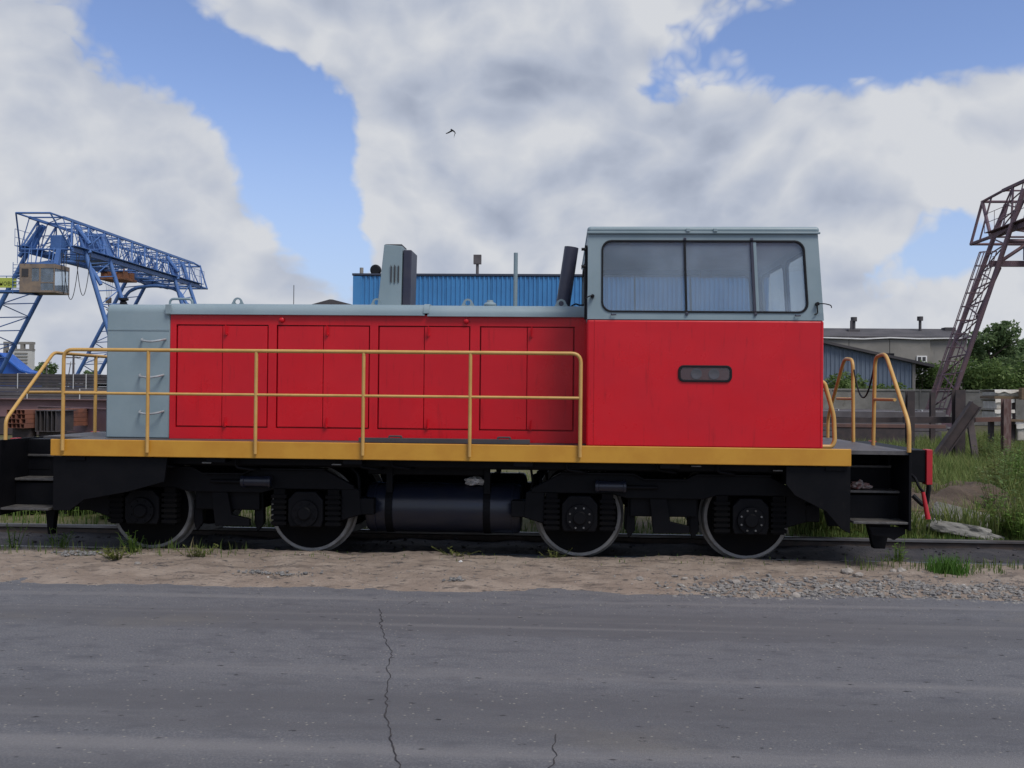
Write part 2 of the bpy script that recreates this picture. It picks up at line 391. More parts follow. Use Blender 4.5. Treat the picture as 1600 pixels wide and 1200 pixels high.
# ------------------------------------------------------------------ ground, road, track
def groundmat(name, cols, scales, bump, bscale, rough=.9, streak=None, pits=False):
    m = bpy.data.materials.new(name); m.use_nodes = True; t = m.node_tree; b = t.nodes['Principled BSDF']
    b.inputs['Roughness'].default_value = rough; b.inputs['Specular IOR Level'].default_value = .3
    g = t.nodes.new('ShaderNodeNewGeometry'); P = g.outputs['Position']
    def noi(s, st=(1,1,1), d=8, r=.6, loc=(0,0,0), rot=(0,0,0)):
        mp = t.nodes.new('ShaderNodeMapping'); mp.inputs['Scale'].default_value = st; mp.inputs['Location'].default_value = loc; mp.inputs['Rotation'].default_value = rot
        t.links.new(P, mp.inputs[0])
        n = t.nodes.new('ShaderNodeTexNoise'); t.links.new(mp.outputs[0], n.inputs['Vector'])
        n.inputs['Scale'].default_value = s; n.inputs['Detail'].default_value = d; n.inputs['Roughness'].default_value = r
        return n.outputs[0]
    def rmp(v, a, c, lo=0, hi=1):
        n = t.nodes.new('ShaderNodeMapRange'); n.interpolation_type = 'SMOOTHSTEP'; t.links.new(v, n.inputs[0])
        n.inputs[1].default_value = a; n.inputs[2].default_value = c; n.inputs[3].default_value = lo; n.inputs[4].default_value = hi; return n.outputs[0]
    def mix(f, a, c):
        x = t.nodes.new('ShaderNodeMix'); x.data_type = 'RGBA'
        t.links.new(f, x.inputs[0])
        for i, q in ((6, a), (7, c)):
            if isinstance(q, tuple): x.inputs[i].default_value = (*q, 1)
            else: t.links.new(q, x.inputs[i])
        return x.outputs[2]
    cur = cols[0]
    for i, (c, (s, st, lo, hi)) in enumerate(zip(cols[1:], scales)):
        cur = mix(rmp(noi(s, st, loc=(3.1*i, 1.7*i, .5*i)), lo, hi), cur, c)
    if streak:
        for (c, s, st, lo, hi, amt, rz) in streak:
            cur = mix(rmp(noi(s, st, 4, .5, (7,2,0), (0,0,rz)), lo, hi, 0, amt), cur, c)
    if pits:
        vo = t.nodes.new('ShaderNodeTexVoronoi'); vo.inputs['Scale'].default_value = 13
        mp = t.nodes.new('ShaderNodeMapping'); mp.inputs['Scale'].default_value = (.55,1.0,1); t.links.new(P, mp.inputs[0]); t.links.new(mp.outputs[0], vo.inputs['Vector'])
        sel = t.nodes.new('ShaderNodeMath'); sel.operation = 'MULTIPLY'
        sp = t.nodes.new('ShaderNodeSeparateColor'); t.links.new(vo.outputs['Color'], sp.inputs[0])
        t.links.new(rmp(vo.outputs['Distance'], .08, .20, 1, 0), sel.inputs[0]); t.links.new(rmp(sp.outputs[0], .45, .6), sel.inputs[1])
        nz = t.nodes.new('ShaderNodeMath'); nz.operation = 'MULTIPLY'; t.links.new(sel.outputs[0], nz.inputs[0]); t.links.new(rmp(noi(25), .4, .6), nz.inputs[1])
        cur = mix(nz.outputs[0], cur, (.022,.022,.026))
        vo2 = t.nodes.new('ShaderNodeTexVoronoi'); vo2.inputs['Scale'].default_value = 34; t.links.new(P, vo2.inputs['Vector'])
        sp2 = t.nodes.new('ShaderNodeSeparateColor'); t.links.new(vo2.outputs['Color'], sp2.inputs[0])
        s2 = t.nodes.new('ShaderNodeMath'); s2.operation = 'MULTIPLY'
        t.links.new(rmp(vo2.outputs['Distance'], .15, .3, 1, 0), s2.inputs[0]); t.links.new(rmp(sp2.outputs[1], .86, .93), s2.inputs[1])
        cur = mix(s2.outputs[0], cur, (.24,.23,.21))
    if isinstance(cur, tuple): b.inputs['Base Color'].default_value = (*cur, 1)
    else: t.links.new(cur, b.inputs['Base Color'])
    bp = t.nodes.new('ShaderNodeBump'); bp.inputs['Strength'].default_value = 1; bp.inputs['Distance'].default_value = bump
    t.links.new(noi(bscale, d=10, r=.65), bp.inputs['Height']); t.links.new(bp.outputs[0], b.inputs['Normal'])
    MATS[name] = m
groundmat('asphalt', [(.108,.110,.121),(.155,.156,.167),(.090,.092,.104),(.155,.151,.148)],
          [(75,(1,1,1),.42,.62),(9,(.5,1,1),.45,.75),(2.0,(.35,1,1),.60,.8)], .008, 110, .8,
          streak=[((.092,.092,.100),1.0,(.05,1.5,1),.48,.66,.75,R(3)),((.19,.185,.188),1.0,(.06,2.4,1),.52,.66,.60,R(-5)),((.16,.145,.12),1.3,(.5,.8,1),.58,.75,.30,0)], pits=True)
groundmat('sand', [(.245,.195,.158),(.31,.255,.21),(.145,.117,.098),(.085,.075,.070)],
          [(3,(1,1,1),.4,.65),(6,(.5,1.6,1),.52,.68),(14,(.7,1.3,1),.57,.66)], .03, 34, .95)
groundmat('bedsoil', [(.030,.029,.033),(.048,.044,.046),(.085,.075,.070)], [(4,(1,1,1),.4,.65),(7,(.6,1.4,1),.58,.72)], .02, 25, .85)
groundmat('fieldsoil', [(.075,.075,.03),(.11,.10,.05),(.13,.105,.075)], [(2,(1,1,1),.4,.6),(1.2,(1,1,1),.5,.68)], .03, 12, .95)
groundmat('mound', [(.105,.078,.058),(.075,.056,.044),(.17,.135,.105)], [(4,(1,1,1),.4,.65),(7,(1,1,.6),.58,.72)], .03, 22, .95)

def sheet(name, x0, x1, y0, y1, dx, dy, fn, m, kind='structure'):
    nx, ny = int((x1-x0)/dx)+1, int((y1-y0)/dy)+1
    vs = [(x0+(x1-x0)*i/(nx-1), y0+(y1-y0)*j/(ny-1)) for j in range(ny) for i in range(nx)]
    vs = [(x, y, fn(x, y)) for x, y in vs]
    fs = [(j*nx+i, j*nx+i+1, (j+1)*nx+i+1, (j+1)*nx+i) for j in range(ny-1) for i in range(nx-1)]
    o = raw(name, vs, fs, m, smooth=True)
    if kind: o['kind'] = kind
    return o
def smooth(a, b, x):
    t = max(0, min(1, (x-a)/(b-a))); return t*t*(3-2*t)
raw('ground', [(-1500,-400,-.22),(1500,-400,-.22),(1500,2500,-.22),(-1500,2500,-.22)], [(0,1,2,3)], 'fieldsoil')['kind'] = 'structure'
# road slab with worn edge under the sand
def road_z(x, y):
    return .004*fbm(x, y, .7, 3) - .03*smooth(8.6, 9.0, y)
sheet('road', -30, 30, -12, 9.0, .25, .15, road_z, 'asphalt')
def edge_y(x): return 7.93 + .018*x + .10*fbm(x, 1.7, .9, 4) + .03*fbm(x, 9.2, 5, 3)
def verge_z(x, y):
    e = edge_y(x)
    h = -.03 + .055*smooth(e-.22, e+.38, y) + .022*smooth(e+.2, 9.0, y)
    h += (.022*fbm(x, y, 1.4, 4) + .016*fbm(x*.6, y, 4, 5) + .010*fbm(x, y, 11, 3))*smooth(e-.1, e+.3, y)
    h -= .022*smooth(2.2, 3.5, x)*smooth(8.9, 9.5, y) + .016*smooth(-3.8, -4.8, x)*smooth(8.9, 9.5, y)
    return h - .09*smooth(9.56, 9.70, y+.06*fbm(x, 4, 2.2, 3))
sheet('dirt_verge', -13, 10, 7.4, 9.75, .035, .03, verge_z, 'sand')
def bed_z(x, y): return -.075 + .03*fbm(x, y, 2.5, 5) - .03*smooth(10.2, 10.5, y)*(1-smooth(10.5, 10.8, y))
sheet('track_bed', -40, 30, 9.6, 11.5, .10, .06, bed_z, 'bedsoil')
def field_z(x, y): return -.07 + .05*fbm(x, y, .5, 4) + .05*smooth(11.6, 13, y)
sheet('field', -60, 60, 11.40, 60, .6, .35, field_z, 'fieldsoil')
def rail(y, label):
    t = thing('rail', (-5, y, -.14), label, 'rail')
    MB().prismx([(y-.037,-.012),(y-.033,.012),(y-.022,.02),(y+.022,.02),(y+.033,.012),(y+.037,-.012)], -40, 30).build('rail_head', 'railhead', t)
    MB().prismx([(y-.066,-.14),(y-.066,-.13),(y-.012,-.11),(y-.009,-.03),(y-.035,-.013),(y+.035,-.013),(y+.009,-.03),(y+.012,-.11),(y+.066,-.13),(y+.066,-.14)], -40, 30).build('rail_web', 'railside', t)
rail(9.705, 'steel rail half buried in sand on the road side of the locomotive')
rail(11.295, 'steel rail on the grass side, behind the near rail')
# long crack wandering across the asphalt
def crack(pts, wd, name='road_crack'):
    vs = []; fs = []; fine = []
    for (x0,y0),(x1,y1) in zip(pts[:-1], pts[1:]):
        n = max(2, int(math.hypot(x1-x0,y1-y0)/.025))
        for i in range(n): fine.append((x0+(x1-x0)*i/n, y0+(y1-y0)*i/n))
    for i, (x, y) in enumerate(fine):
        jx, jy = .022*mnoise.noise(Vector((i*.33, 2.2, pts[0][0]))), .010*mnoise.noise(Vector((i*.4, 8.2, pts[0][1])))
        ww = wd*(.35+.9*abs(mnoise.noise(Vector((i*.21, 5.5, 1)))))
        z = road_z(x, y)+.003
        vs += [(x+jx-ww, y+jy-ww*.3, z), (x+jx+ww, y+jy+ww*.3, z)]
        if i: fs.append((2*i-2, 2*i-1, 2*i+1, 2*i))
    o = raw(name, vs, fs, 'bedsoil'); o['kind'] = 'structure'
CRACK1 = [(-1.33,7.27),(-1.24,6.81),(-1.14,6.41),(-1.04,6.1),(-1.01,5.79),(-.94,5.43),(-.91,5.18),(-.88,4.93),(-.81,4.7),(-.76,4.48),(-.71,4.33),(-.68,4.22),(-.63,3.95)]
CRACK2 = [(-2.4,7.42),(-1.79,7.31),(-1.49,7.25),(-1.33,7.27),(-1.18,7.37),(-1.1,7.68)]
CRACK3 = [(-.01,4.69),(-.03,4.54),(-.01,4.42),(-.04,4.27),(-.02,3.9)]
crack(CRACK1, .0045); crack(CRACK2, .003); crack(CRACK3, .0035)

# ------------------------------------------------------------------ locomotive
YC = 10.5
loco = thing('diesel_locomotive', (-1.0, YC, .02), 'red shunting locomotive with grey cab top and long yellow handrails', 'locomotive')
def mir(y): return 2*YC - y
def both(fn):
    for s in (0, 1): fn((lambda y: y) if s == 0 else mir)
def B(name, m, x0, x1, y0, y1, z0, z1, par=None, bevel=.004, **k):
    return box(name, m, par or loco, x0, x1, min(y0,y1), max(y0,y1), z0, z1, bevel=bevel, **k)
# deck and frame
MB().prismz([(-5.34,9.9),(-4.84,9.9),(-4.84,9.131),(2.64,9.131),(2.64,9.14),(3.17,9.14),(3.17,11.86),(2.64,11.86),(2.64,11.869),(-4.84,11.869),(-4.84,11.1),(-5.34,11.1)], 1.085, 1.120).build('deck', 'deck', loco)
B('centre_frame', 'black', -5.1, 3.1, 9.95, 10.12, .84, 1.084)
B('centre_frame', 'black', -5.1, 3.1, 10.88, 11.05, .84, 1.084)
for x in (-4.6, -3.25, -1.95, -.35, 1.0, 2.5):
    B('cross_beam', 'black', x-.09, x+.09, 9.135, 11.865, .93, 1.083)
def sides(y):
    B('side_sill', 'yellow', -4.83, 2.632, y(9.10), y(9.128), .977, 1.134, bevel=.006)
    # longitudinal behind the sill
    B('frame_web', 'black', -4.83, 2.63, y(9.32), y(9.36), .90, 1.083)
    # end plates stepping down to the stairs
    MB().prism([(-4.825,.970),(-4.825,.455),(-4.66,.455),(-4.52,.56),(-4.1,.64),(-3.75,.74),(-3.72,.970)], y(9.15), y(9.19)).build('frame_bracket', 'black', loco, bevel=.004)
    MB().prism([(2.64,.970),(2.64,.36),(2.56,.40),(2.42,.56),(2.14,.70),(2.06,.80),(2.06,.970)], y(9.15), y(9.19)).build('frame_bracket', 'black', loco, bevel=.004)
    B('equipment_box', 'black', -4.65, -3.95, y(9.20), y(9.5), .80, .965)
    B('equipment_box', 'black', 2.1, 2.6, y(9.22), y(9.5), .78, .965)
both(sides)
# corner stairs
def stairs(xa, xb, y, end):
    st = MB()
    st.prismx([(y(9.12),.445),(y(9.12),.49),(y(9.66),1.10),(y(9.92),1.10),(y(9.92),.445)] if False else [(y(9.12),.40),(y(9.92),.40),(y(9.92),1.118),(y(9.12),1.118)], end-.012, end+.012)
    s = st.build('stair_unit', 'black', loco, bevel=.004)
    inner = xb if abs(end-xa) < abs(end-xb) else xa
    for z, yf, yb in ((.955,9.60,9.9),(.735,9.37,9.63),(.475,9.13,9.40)):
        B('stair_tread', 'tread', min(xa,xb)+.014, max(xa,xb)-.014, y(yf), y(yb), z-.022, z, par=s, bevel=.004)
        B('stair_riser', 'black', min(xa,xb)+.016, max(xa,xb)-.016, y(yb-.006), y(yb+.012), z+.001, min(z+.215, 1.083), par=s, bevel=0)
    B('stair_back', 'black', min(xa,xb)+.015, max(xa,xb)-.015, y(9.90), y(9.915), .40, 1.08, par=s, bevel=0)
both(lambda y: stairs(-5.34, -4.845, y, -5.34))
both(lambda y: stairs(2.65, 3.18, y, 3.165))
# headstocks, couplers, red end plates
for sx, xe in ((1, 3.18), (-1, -5.3)):
    def X(a): return xe + sx*a
    def bx(n, m, a, b, *r, **k): return B(n, m, min(X(a),X(b)), max(X(a),X(b)), *r, **k)
    if sx < 0: xe = -5.15
    bx('headstock', 'black', -.05, .30, 9.62, 11.38, .80, 1.105)
    p = bx('buffer_beam', 'black', .301, .35, 9.72, 11.28, .785, 1.10, bevel=.006)
    for ya_, yb_ in ((9.60,9.715),(11.285,11.40)): bx('buffer_plate', 'redtrim', .303, .36, ya_, yb_, .775, 1.112, bevel=.006)
    for yy in (9.75, 10.1, 10.9, 11.25): MB().cyl((X(.36),yy,.93), .016, -.012*1, .012, 'x', 10).build('bolt', 'black', p)
    c = MB(); c.prismz([(X(.34),10.36),(X(.40),10.34),(X(.44),10.38),(X(.42),10.50),(X(.44),10.60),(X(.40),10.66),(X(.34),10.64)], .84, 1.04)
    c.build('coupler', 'black', loco, bevel=.02)
    h = MB(); h.path(fillet([(X(.10),9.50,.90),(X(.10),9.32,.86),(X(.12),9.28,.78),(X(.16),9.28,.735)], .06), .013)
    if sx < 0: continue
    lv = h.build('uncoupling_lever', 'black', loco, smooth=True)
    g = MB(); g.path([(X(.155),9.28,.738),(X(.20),9.27,.49)], .017, 10, .024); g.build('lever_grip', 'redtrim', lv, smooth=True)
    hs = MB(); hs.path(fillet([(X(.32),10.1,.86),(X(.50),10.05,.78),(X(.48),10.1,.5),(X(.36),10.12,.62)], .15), .024); hs.build('brake_hose', 'rubber', loco, smooth=True)
def guards(y):
    for xe, sx in ((3.06,1), (-5.12,.45)):
        MB().prism([(xe-.12*sx,.42),(xe+.12*sx,.42),(xe+.06*sx,.15),(xe-.05*sx,.15)], y(9.66), y(9.74)).build('rail_guard', 'black', loco, bevel=.006)
both(guards)
MB().prism([(2.82,.42),(3.155,.42),(3.15,.36),(3.05,.30),(2.98,.33),(2.86,.34)], 9.20, 9.23).build('splash_plate', 'black', loco, bevel=.003)

# hood
rngd = random.Random(3)
HY = 9.75
B('hood_core', 'red', -3.95, .235, 9.80, 11.20, 1.122, 2.38, bevel=0)
doors = [(-3.888,-2.945),(-2.862,-1.918),(-1.836,-.913),(-.818,.120)]
def hood_side(y):
    ys = (y(HY), y(9.785))
    fr = MB()
    fr.box(-3.948, .233, min(ys), max(ys), 1.122, 1.238); fr.box(-3.948, .233, min(ys), max(ys), 2.272, 2.378)
    xs = [-3.948]+[v for d in doors for v in d]+[.233]
    for i in range(0, len(xs), 2): fr.box(xs[i], xs[i+1], min(ys), max(ys), 1.238, 2.272)
    f = fr.build('hood_side', 'red', loco)
    g = .012
    for i, (a, b) in enumerate(doors):
        mid = (a+b)/2 + .002
        for k, (p, q) in enumerate(((a+g, mid-.003), (mid+.003, b-g))):
            yf = y(HY + (.006 if k == 0 else .001))
            d = box('hood_door', 'red', loco, p, q, min(yf, y(9.785)), max(yf, y(9.785)), 1.238+g, 2.272-g, bevel=.004)
            d.rotation_euler = (R(rngd.uniform(-.22,.22)), 0, R(rngd.uniform(-.25,.25)))
            if k == 1:
                for zz in (2.205, 1.285):
                    hb = MB(); x = p+.035
                    hb.cyl((x, y(HY), zz-.025), .017, -.022, .004, 'y', 10) if y(0) == 0 else hb.cyl((x, y(HY), zz-.025), .017, -.004, .022, 'y', 10)
                    s = -1 if y(0) == 0 else 1
                    hb.path([(x, y(HY)+s*.022, zz-.03), (x+.002, y(HY)+s*.032, zz+.02), (x+.006, y(HY)+s*.036, zz+.062)], .0085, 8, .007)
                    hb.build('latch', 'red', d, smooth=True)
    for x in (-2.81, -.955):
        s = -1 if y(0) == 0 else 1
        MB().lathe([(0,-.03),(.016,-.029),(.026,-.02),(.028,0),(.0,.004)], (x, y(HY), 2.322), 'y', 18, False).build('marker_lamp', 'red', loco, smooth=True) if s < 0 else \
        MB().lathe([(0,.03),(.016,.029),(.026,.02),(.028,0),(.0,-.004)], (x, y(HY), 2.322), 'y', 18, False).build('marker_lamp', 'red', loco, smooth=True)
both(hood_side)
# grey radiator cabinet
def round_roof(yo, z0, z1, r, k=6, lip=0):
    pts = [(yo, z0)]
    for j in range(k+1):
        a = R(180-90*j/k); pts.append((yo+r+r*math.cos(a), z1-r+r*math.sin(a)))
    pts2 = [(mir(a), b) for a, b in reversed(pts)]
    return pts + pts2
cab_m = MB().prismx(round_roof(9.742, 1.122, 2.476, .085), -4.60, -3.952)
gc = cab_m.build('radiator_cabinet', 'grey', loco, smooth=True, bevel=.012)
box('cover_strip', 'grey', gc, -4.596, -3.956, 9.7375, 9.7415, 2.205, 2.225, bevel=.001)
for z, dx in ((2.10, .012), (1.74, -.005), (1.375, .0)):
    h = MB(); h.path(fillet([(-4.245+dx,9.742,z+.02),(-4.225+dx,9.66,z+.004),(-4.12+dx,9.645,z-.012),(-4.03+dx,9.655,z+.004),(-4.005+dx,9.742,z+.02)], .05), .011)
    h.build('climbing_rung', 'brightsteel', gc, smooth=True)
for i, z in enumerate([1.3+.11*k for k in range(10)]):
    box('radiator_slat', 'darkint', gc, -4.622, -4.600, 9.95, 11.05, z, z+.07, bevel=.003)
# hood roof in two lengths with rolled edge
def roofpart(x0, x1, dz, yo):
    p = round_roof(yo, 2.381+dz, 2.487+dz, .10)
    lip = [(yo-.014, 2.372+dz), (yo-.014, 2.381+dz)]
    o = MB().prismx(p, x0, x1).build('hood_roof', 'grey', loco, smooth=True)
    box('roof_lip', 'brightsteel' if False else 'grey', o, x0, x1, yo-.016, yo+.02, 2.370+dz, 2.3805+dz, bevel=.002)
    box('roof_lip', 'grey', o, x0, x1, mir(yo+.02), mir(yo-.016), 2.370+dz, 2.3805+dz, bevel=.002)
    return o
ra = roofpart(-3.97, -1.368, 0, 9.728)
rb = roofpart(-1.340, .222, -.006, 9.724)
MB().prismx(round_roof(9.716, 2.40, 2.494, .10), -1.38, -1.325).build('roof_joint', 'grey', loco, smooth=True)
box('roof_joint_clip', 'grey', ra, -3.99, -3.93, 9.712, 9.727, 2.372, 2.47, bevel=.004)
def eye(x, y=9.95):
    o = []
    for k in range(17): a = R(180*k/16); o.append((x+.052*math.cos(a), 2.522+.052*math.sin(a)))
    n = 22; mb = MB()
    outer = [(x+.075,2.478),(x+.060,2.505)]+[(x+.050*math.cos(R(15+150*k/16)), 2.512+.052*math.sin(R(15+150*k/16))) for k in range(17)]+[(x-.060,2.505),(x-.075,2.478),(x,2.478)]
    inner = [(x+.026*math.cos(R(-40+360*k/n)), 2.520+.026*math.sin(R(-40+360*k/n))) for k in range(n)]
    ring(mb, outer, inner, lambda a, b: (a, y-.008, b), lambda a, b: (a, y+.008, b))
    mb.build('lifting_eye', 'grey', loco)
for x in (-3.33, -1.89, -.96, -.015): eye(x)
for x in (-3.33, -1.89, -.96, -.015): eye(x, mir(9.95))
MB().path(fillet([(-4.14,10.2,2.47),(-4.14,10.2,2.57),(-3.90,10.2,2.57),(-3.90,10.2,2.47)], .05), .013).build('roof_grab_rail', 'grey', loco, smooth=True)
MB().lathe([(0,0),(.035,0),(.035,.04),(.022,.05),(.05,.06),(.05,.08),(0,.085)], (-4.55,10.0,2.475), 'z', 16, False).build('roof_cap', 'rubber', loco, smooth=True)
# air intake stack: tapering grey sheet with a dark duct behind its right edge
st = MB()
q = [(-1.925,10.15),(-1.680,10.15),(-1.680,10.55),(-1.925,10.55)]; q2 = [(-1.862,10.17),(-1.672,10.17),(-1.672,10.52),(-1.862,10.52)]
st.add([(x,y,2.48) for x,y in q]+[(x,y,3.13 if i in (1,2) else 3.146) for i,(x,y) in enumerate(q2)], [(0,3,2,1),(0,1,5,4),(1,2,6,5),(2,3,7,6),(3,0,4,7),(4,5,6,7)])
so_ = st.build('intake_stack', 'grey', loco, bevel=.006)
box('stack_rim', 'darkint', so_, -1.855, -1.68, 10.19, 10.50, 3.132, 3.152, bevel=.002)
for x, lo_, hi_ in ((-1.783,2.76,2.92),(-1.745,2.755,2.925),(-1.707,2.76,2.92)):
    MB().prism([(x-.007,lo_),(x+.005,lo_-.015),(x+.007,hi_-.01),(x-.004,hi_+.012)], 10.146, 10.158).build('louvre_slot', 'darkint', so_)
st2 = MB(); st2.add([(x,y,2.48) for x,y in ((-1.675,10.2),(-1.590,10.2),(-1.590,10.6),(-1.675,10.6))]+[(x,y,3.095) for x,y in ((-1.667,10.2),(-1.578,10.2),(-1.578,10.6),(-1.667,10.6))], [(0,3,2,1),(0,1,5,4),(1,2,6,5),(2,3,7,6),(3,0,4,7),(4,5,6,7)])
st2.build('exhaust_duct', 'navy', loco, bevel=.01)
# leaning exhaust pipe
ax = Vector((.085,0,.62)).normalized(); e0 = Vector((-.005,10.3,2.47))
ex = MB(); ex.path([e0, e0+ax*.675], .074, 24, caps=False); ex.path([e0+ax*.675, e0+ax*.2], .066, 24, caps=False)
exo = ex.build('exhaust_pipe', 'navy', loco, smooth=True)
box('exhaust_foot', 'rust', exo, -.01, .12, 10.18, 10.24, 2.482, 2.515)
MB().path([(-.495,10.3,2.48),(-.495,10.3,3.02),(-.495,10.3,3.066),(-.495,10.3,3.08)], .022, 12).build('vent_pipe', 'grey', loco, smooth=True)
MB().lathe([(0,-.01),(.035,-.01),(.035,.01),(.065,.018),(.066,.034),(.05,.05),(.035,.055),(.03,.075),(0,.078)], (-.745,10.1,2.487), 'z', 20, False).build('roof_vent', 'grey', loco, smooth=True)
MB().path([(-2.79,10.1,2.48),(-2.79,10.1,2.71)], .004, 6).build('whip_antenna', 'rubber', loco)
MB().path(fillet([(.09,10.0,2.50),(.13,9.95,2.52),(.17,9.98,2.505),(.215,9.97,2.51)], .03), .008, 6).build('cable', 'rubber', loco, smooth=True)

# cab
cy0, cy1 = 9.15, 11.85
B('cab_lower', 'red', .228, 2.392, cy0, cy1, 1.124, 2.303, bevel=.018)
lo_ = loco.children[-1]
for y in (cy0-.004,):
    box('seam', 'red', lo_, .296, .302, y, cy0+.004, 1.13, 2.30, bevel=.001)
    box('seam', 'red', lo_, 2.366, 2.372, y, cy0+.004, 1.13, 2.30, bevel=.001)
Z0, Z1 = 2.305, 3.105
def cx(z, x):      # taper of the outer end
    t = (z-Z0)/(Z1-Z0)
    return x - .052*t*(x-.23)/2.16
def cyf(z, y):     # both sides lean in a little
    t = (z-Z0)/(Z1-Z0); return y + .035*t*(1 if y < YC else -1)
def side_wall(y, name, wins):
    s = 1 if y < YC else -1
    inner = rrect(.366, 2.252, 2.378, 3.036, .085)
    mb = MB()
    ring(mb, rect_like(.23, 2.39, Z0, Z1), inner, lambda a, b: (cx(b,a), cyf(b,y), b), lambda a, b: (cx(b,a), cyf(b,y)+s*.05, b))
    wall = mb.build(name, 'grey', loco)
    fb = MB(); out2 = rrect(.358, 2.260, 2.370, 3.044, .092); in2 = rrect(.375, 2.243, 2.387, 3.027, .08)
    ring(fb, out2, in2, lambda a, b: (cx(b,a), cyf(b,y)-s*.010, b), lambda a, b: (cx(b,a), cyf(b,y)+s*.045, b))
    f = fb.build('window_seal', 'rubber', wall, smooth=False, bevel=.003)
    for (a, b) in wins:
        pb = MB(); pts = [(a,2.388),(b,2.388),(b,3.026),(a,3.026)]
        pb.add([(cx(z,x), cyf(z,y)+s*.012, z) for x,z in pts]+[(cx(z,x), cyf(z,y)+s*.017, z) for x,z in pts], [(0,1,2,3),(7,6,5,4),(0,4,5,1),(1,5,6,2),(2,6,7,3),(3,7,4,0)])
        pb.build('window_pane', 'glass', wall)
    for i in range(len(wins)-1):
        x = (wins[i][1]+wins[i+1][0])/2; wd = .009 if i == 0 else .011
        mm = MB()
        mm.add([(cx(z,x+a), cyf(z,y)+s*c, z) for z in (2.375, 3.04) for a, c in ((-wd,-.006),(wd,-.006),(wd,.035),(-wd,.035))], [(0,1,2,3),(4,5,6,7),(0,1,5,4),(1,2,6,5),(2,3,7,6),(3,0,4,7)])
        mm.build('window_bar', 'rubber' if i == 0 else 'navy', wall)
        if i == 1 and s > 0:
            m2 = MB(); m2.add([(cx(z,x+a), cyf(z,y)+s*c, z) for z in (2.375, 3.04) for a, c in ((.013,-.004),(.040,-.004),(.040,.03),(.013,.03))], [(0,1,2,3),(4,5,6,7),(0,1,5,4),(1,2,6,5),(2,3,7,6),(3,0,4,7)])
            m2.build('window_bar', 'grey', wall)
        if s > 0:
            box('bar_end', 'navy', wall, cx(3.04,x)-.012, cx(3.04,x)+.012, cyf(3.04,y)-.018, cyf(3.04,y)-.004, 3.040, 3.066, bevel=.004)
            box('bar_end', 'navy', wall, x-.013, x+.013, cyf(2.37,y)-.018, cyf(2.37,y)-.004, 2.345, 2.372, bevel=.004)
    return wall
wn = side_wall(cy0, 'cab_side', [(.37,1.134),(1.152,1.757),(1.781,2.25)])
wf = side_wall(cy1, 'cab_side', [(.37,.86),(.875,1.53),(1.545,2.25)])
def end_wall(x, s, wz0):
    ym = YC
    wall = None
    for k, (ya, yb, wa, wb) in enumerate(((9.205, ym, 9.30, 10.44), (ym, 11.795, 10.56, 11.70))):
        mb = MB(); inner = rrect(wa, wb, wz0, 3.0, .10)
        ring(mb, rect_like(ya, yb, Z0, Z1), inner, lambda a, b: (cx(b,x) if s > 0 else x, a if abs(a-ym) < .001 else cyf(b, a), b), lambda a, b: ((cx(b,x) if s > 0 else x)-s*.018, a if abs(a-ym) < .001 else cyf(b, a), b))
        wl = mb.build('cab_end_wall', 'grey', loco)
        fb = MB(); ring(fb, rrect(wa-.014, wb+.014, wz0-.014, 3.014, .11), rrect(wa+.012, wb-.012, wz0+.012, 2.988, .09), lambda a, b: ((cx(b,x) if s > 0 else x)+s*.006, a, b), lambda a, b: ((cx(b,x) if s > 0 else x)-s*.022, a, b))
        fb.build('window_seal', 'rubber', wl)
        pb = MB(); pts = [(wa,wz0),(wb,wz0),(wb,3.0),(wa,3.0)]
        pb.add([((cx(z,x) if s > 0 else x)-s*.015, y, z) for y,z in pts]+[((cx(z,x) if s > 0 else x)-s*.02, y, z) for y,z in pts], [(0,1,2,3),(7,6,5,4),(0,4,5,1),(1,5,6,2),(2,6,7,3),(3,7,4,0)])
        pb.build('window_pane', 'glass', wl)
end_wall(2.39, 1, 2.42); end_wall(.23, -1, 2.58)
# corner posts
for y in (cy0, cy1):
    for x in (.23, 2.39):
        s = 1 if y < YC else -1; t_ = 1 if x < 1 else -1
        mb = MB(); mb.add([(cx(z,x)+t_*a, cyf(z,y)+s*c, z) for z in (Z0, Z1) for a, c in ((.002,.051),(.05,.051),(.05,.06),(.002,.06))], [(0,1,2,3),(4,5,6,7),(0,1,5,4),(1,2,6,5),(2,3,7,6),(3,0,4,7)])
        mb.build('corner_post', 'grey', loco)
rf = MB(); rf.box(.222, 2.352, 9.172, 11.828, 3.108, 3.172)
cr_ = rf.build('cab_roof', 'grey', loco, bevel=.045, seg=5)
box('gutter', 'grey', cr_, .218, 2.356, 9.160, 9.178, 3.100, 3.122, bevel=.006)
box('gutter', 'grey', cr_, .218, 2.356, 11.822, 11.84, 3.100, 3.122, bevel=.006)
for x in (1.15, 1.40): box('gutter_bracket', 'grey', cr_, x-.018, x+.018, 9.15, 9.172, 3.118, 3.150, bevel=.004)
MB().path([(1.33,9.5,3.17),(1.33,9.5,3.195)], .008, 6).build('roof_stud', 'navy', cr_)
box('cab_ceiling', 'interior', loco, .25, 2.33, 9.24, 11.76, 3.085, 3.1, bevel=0)
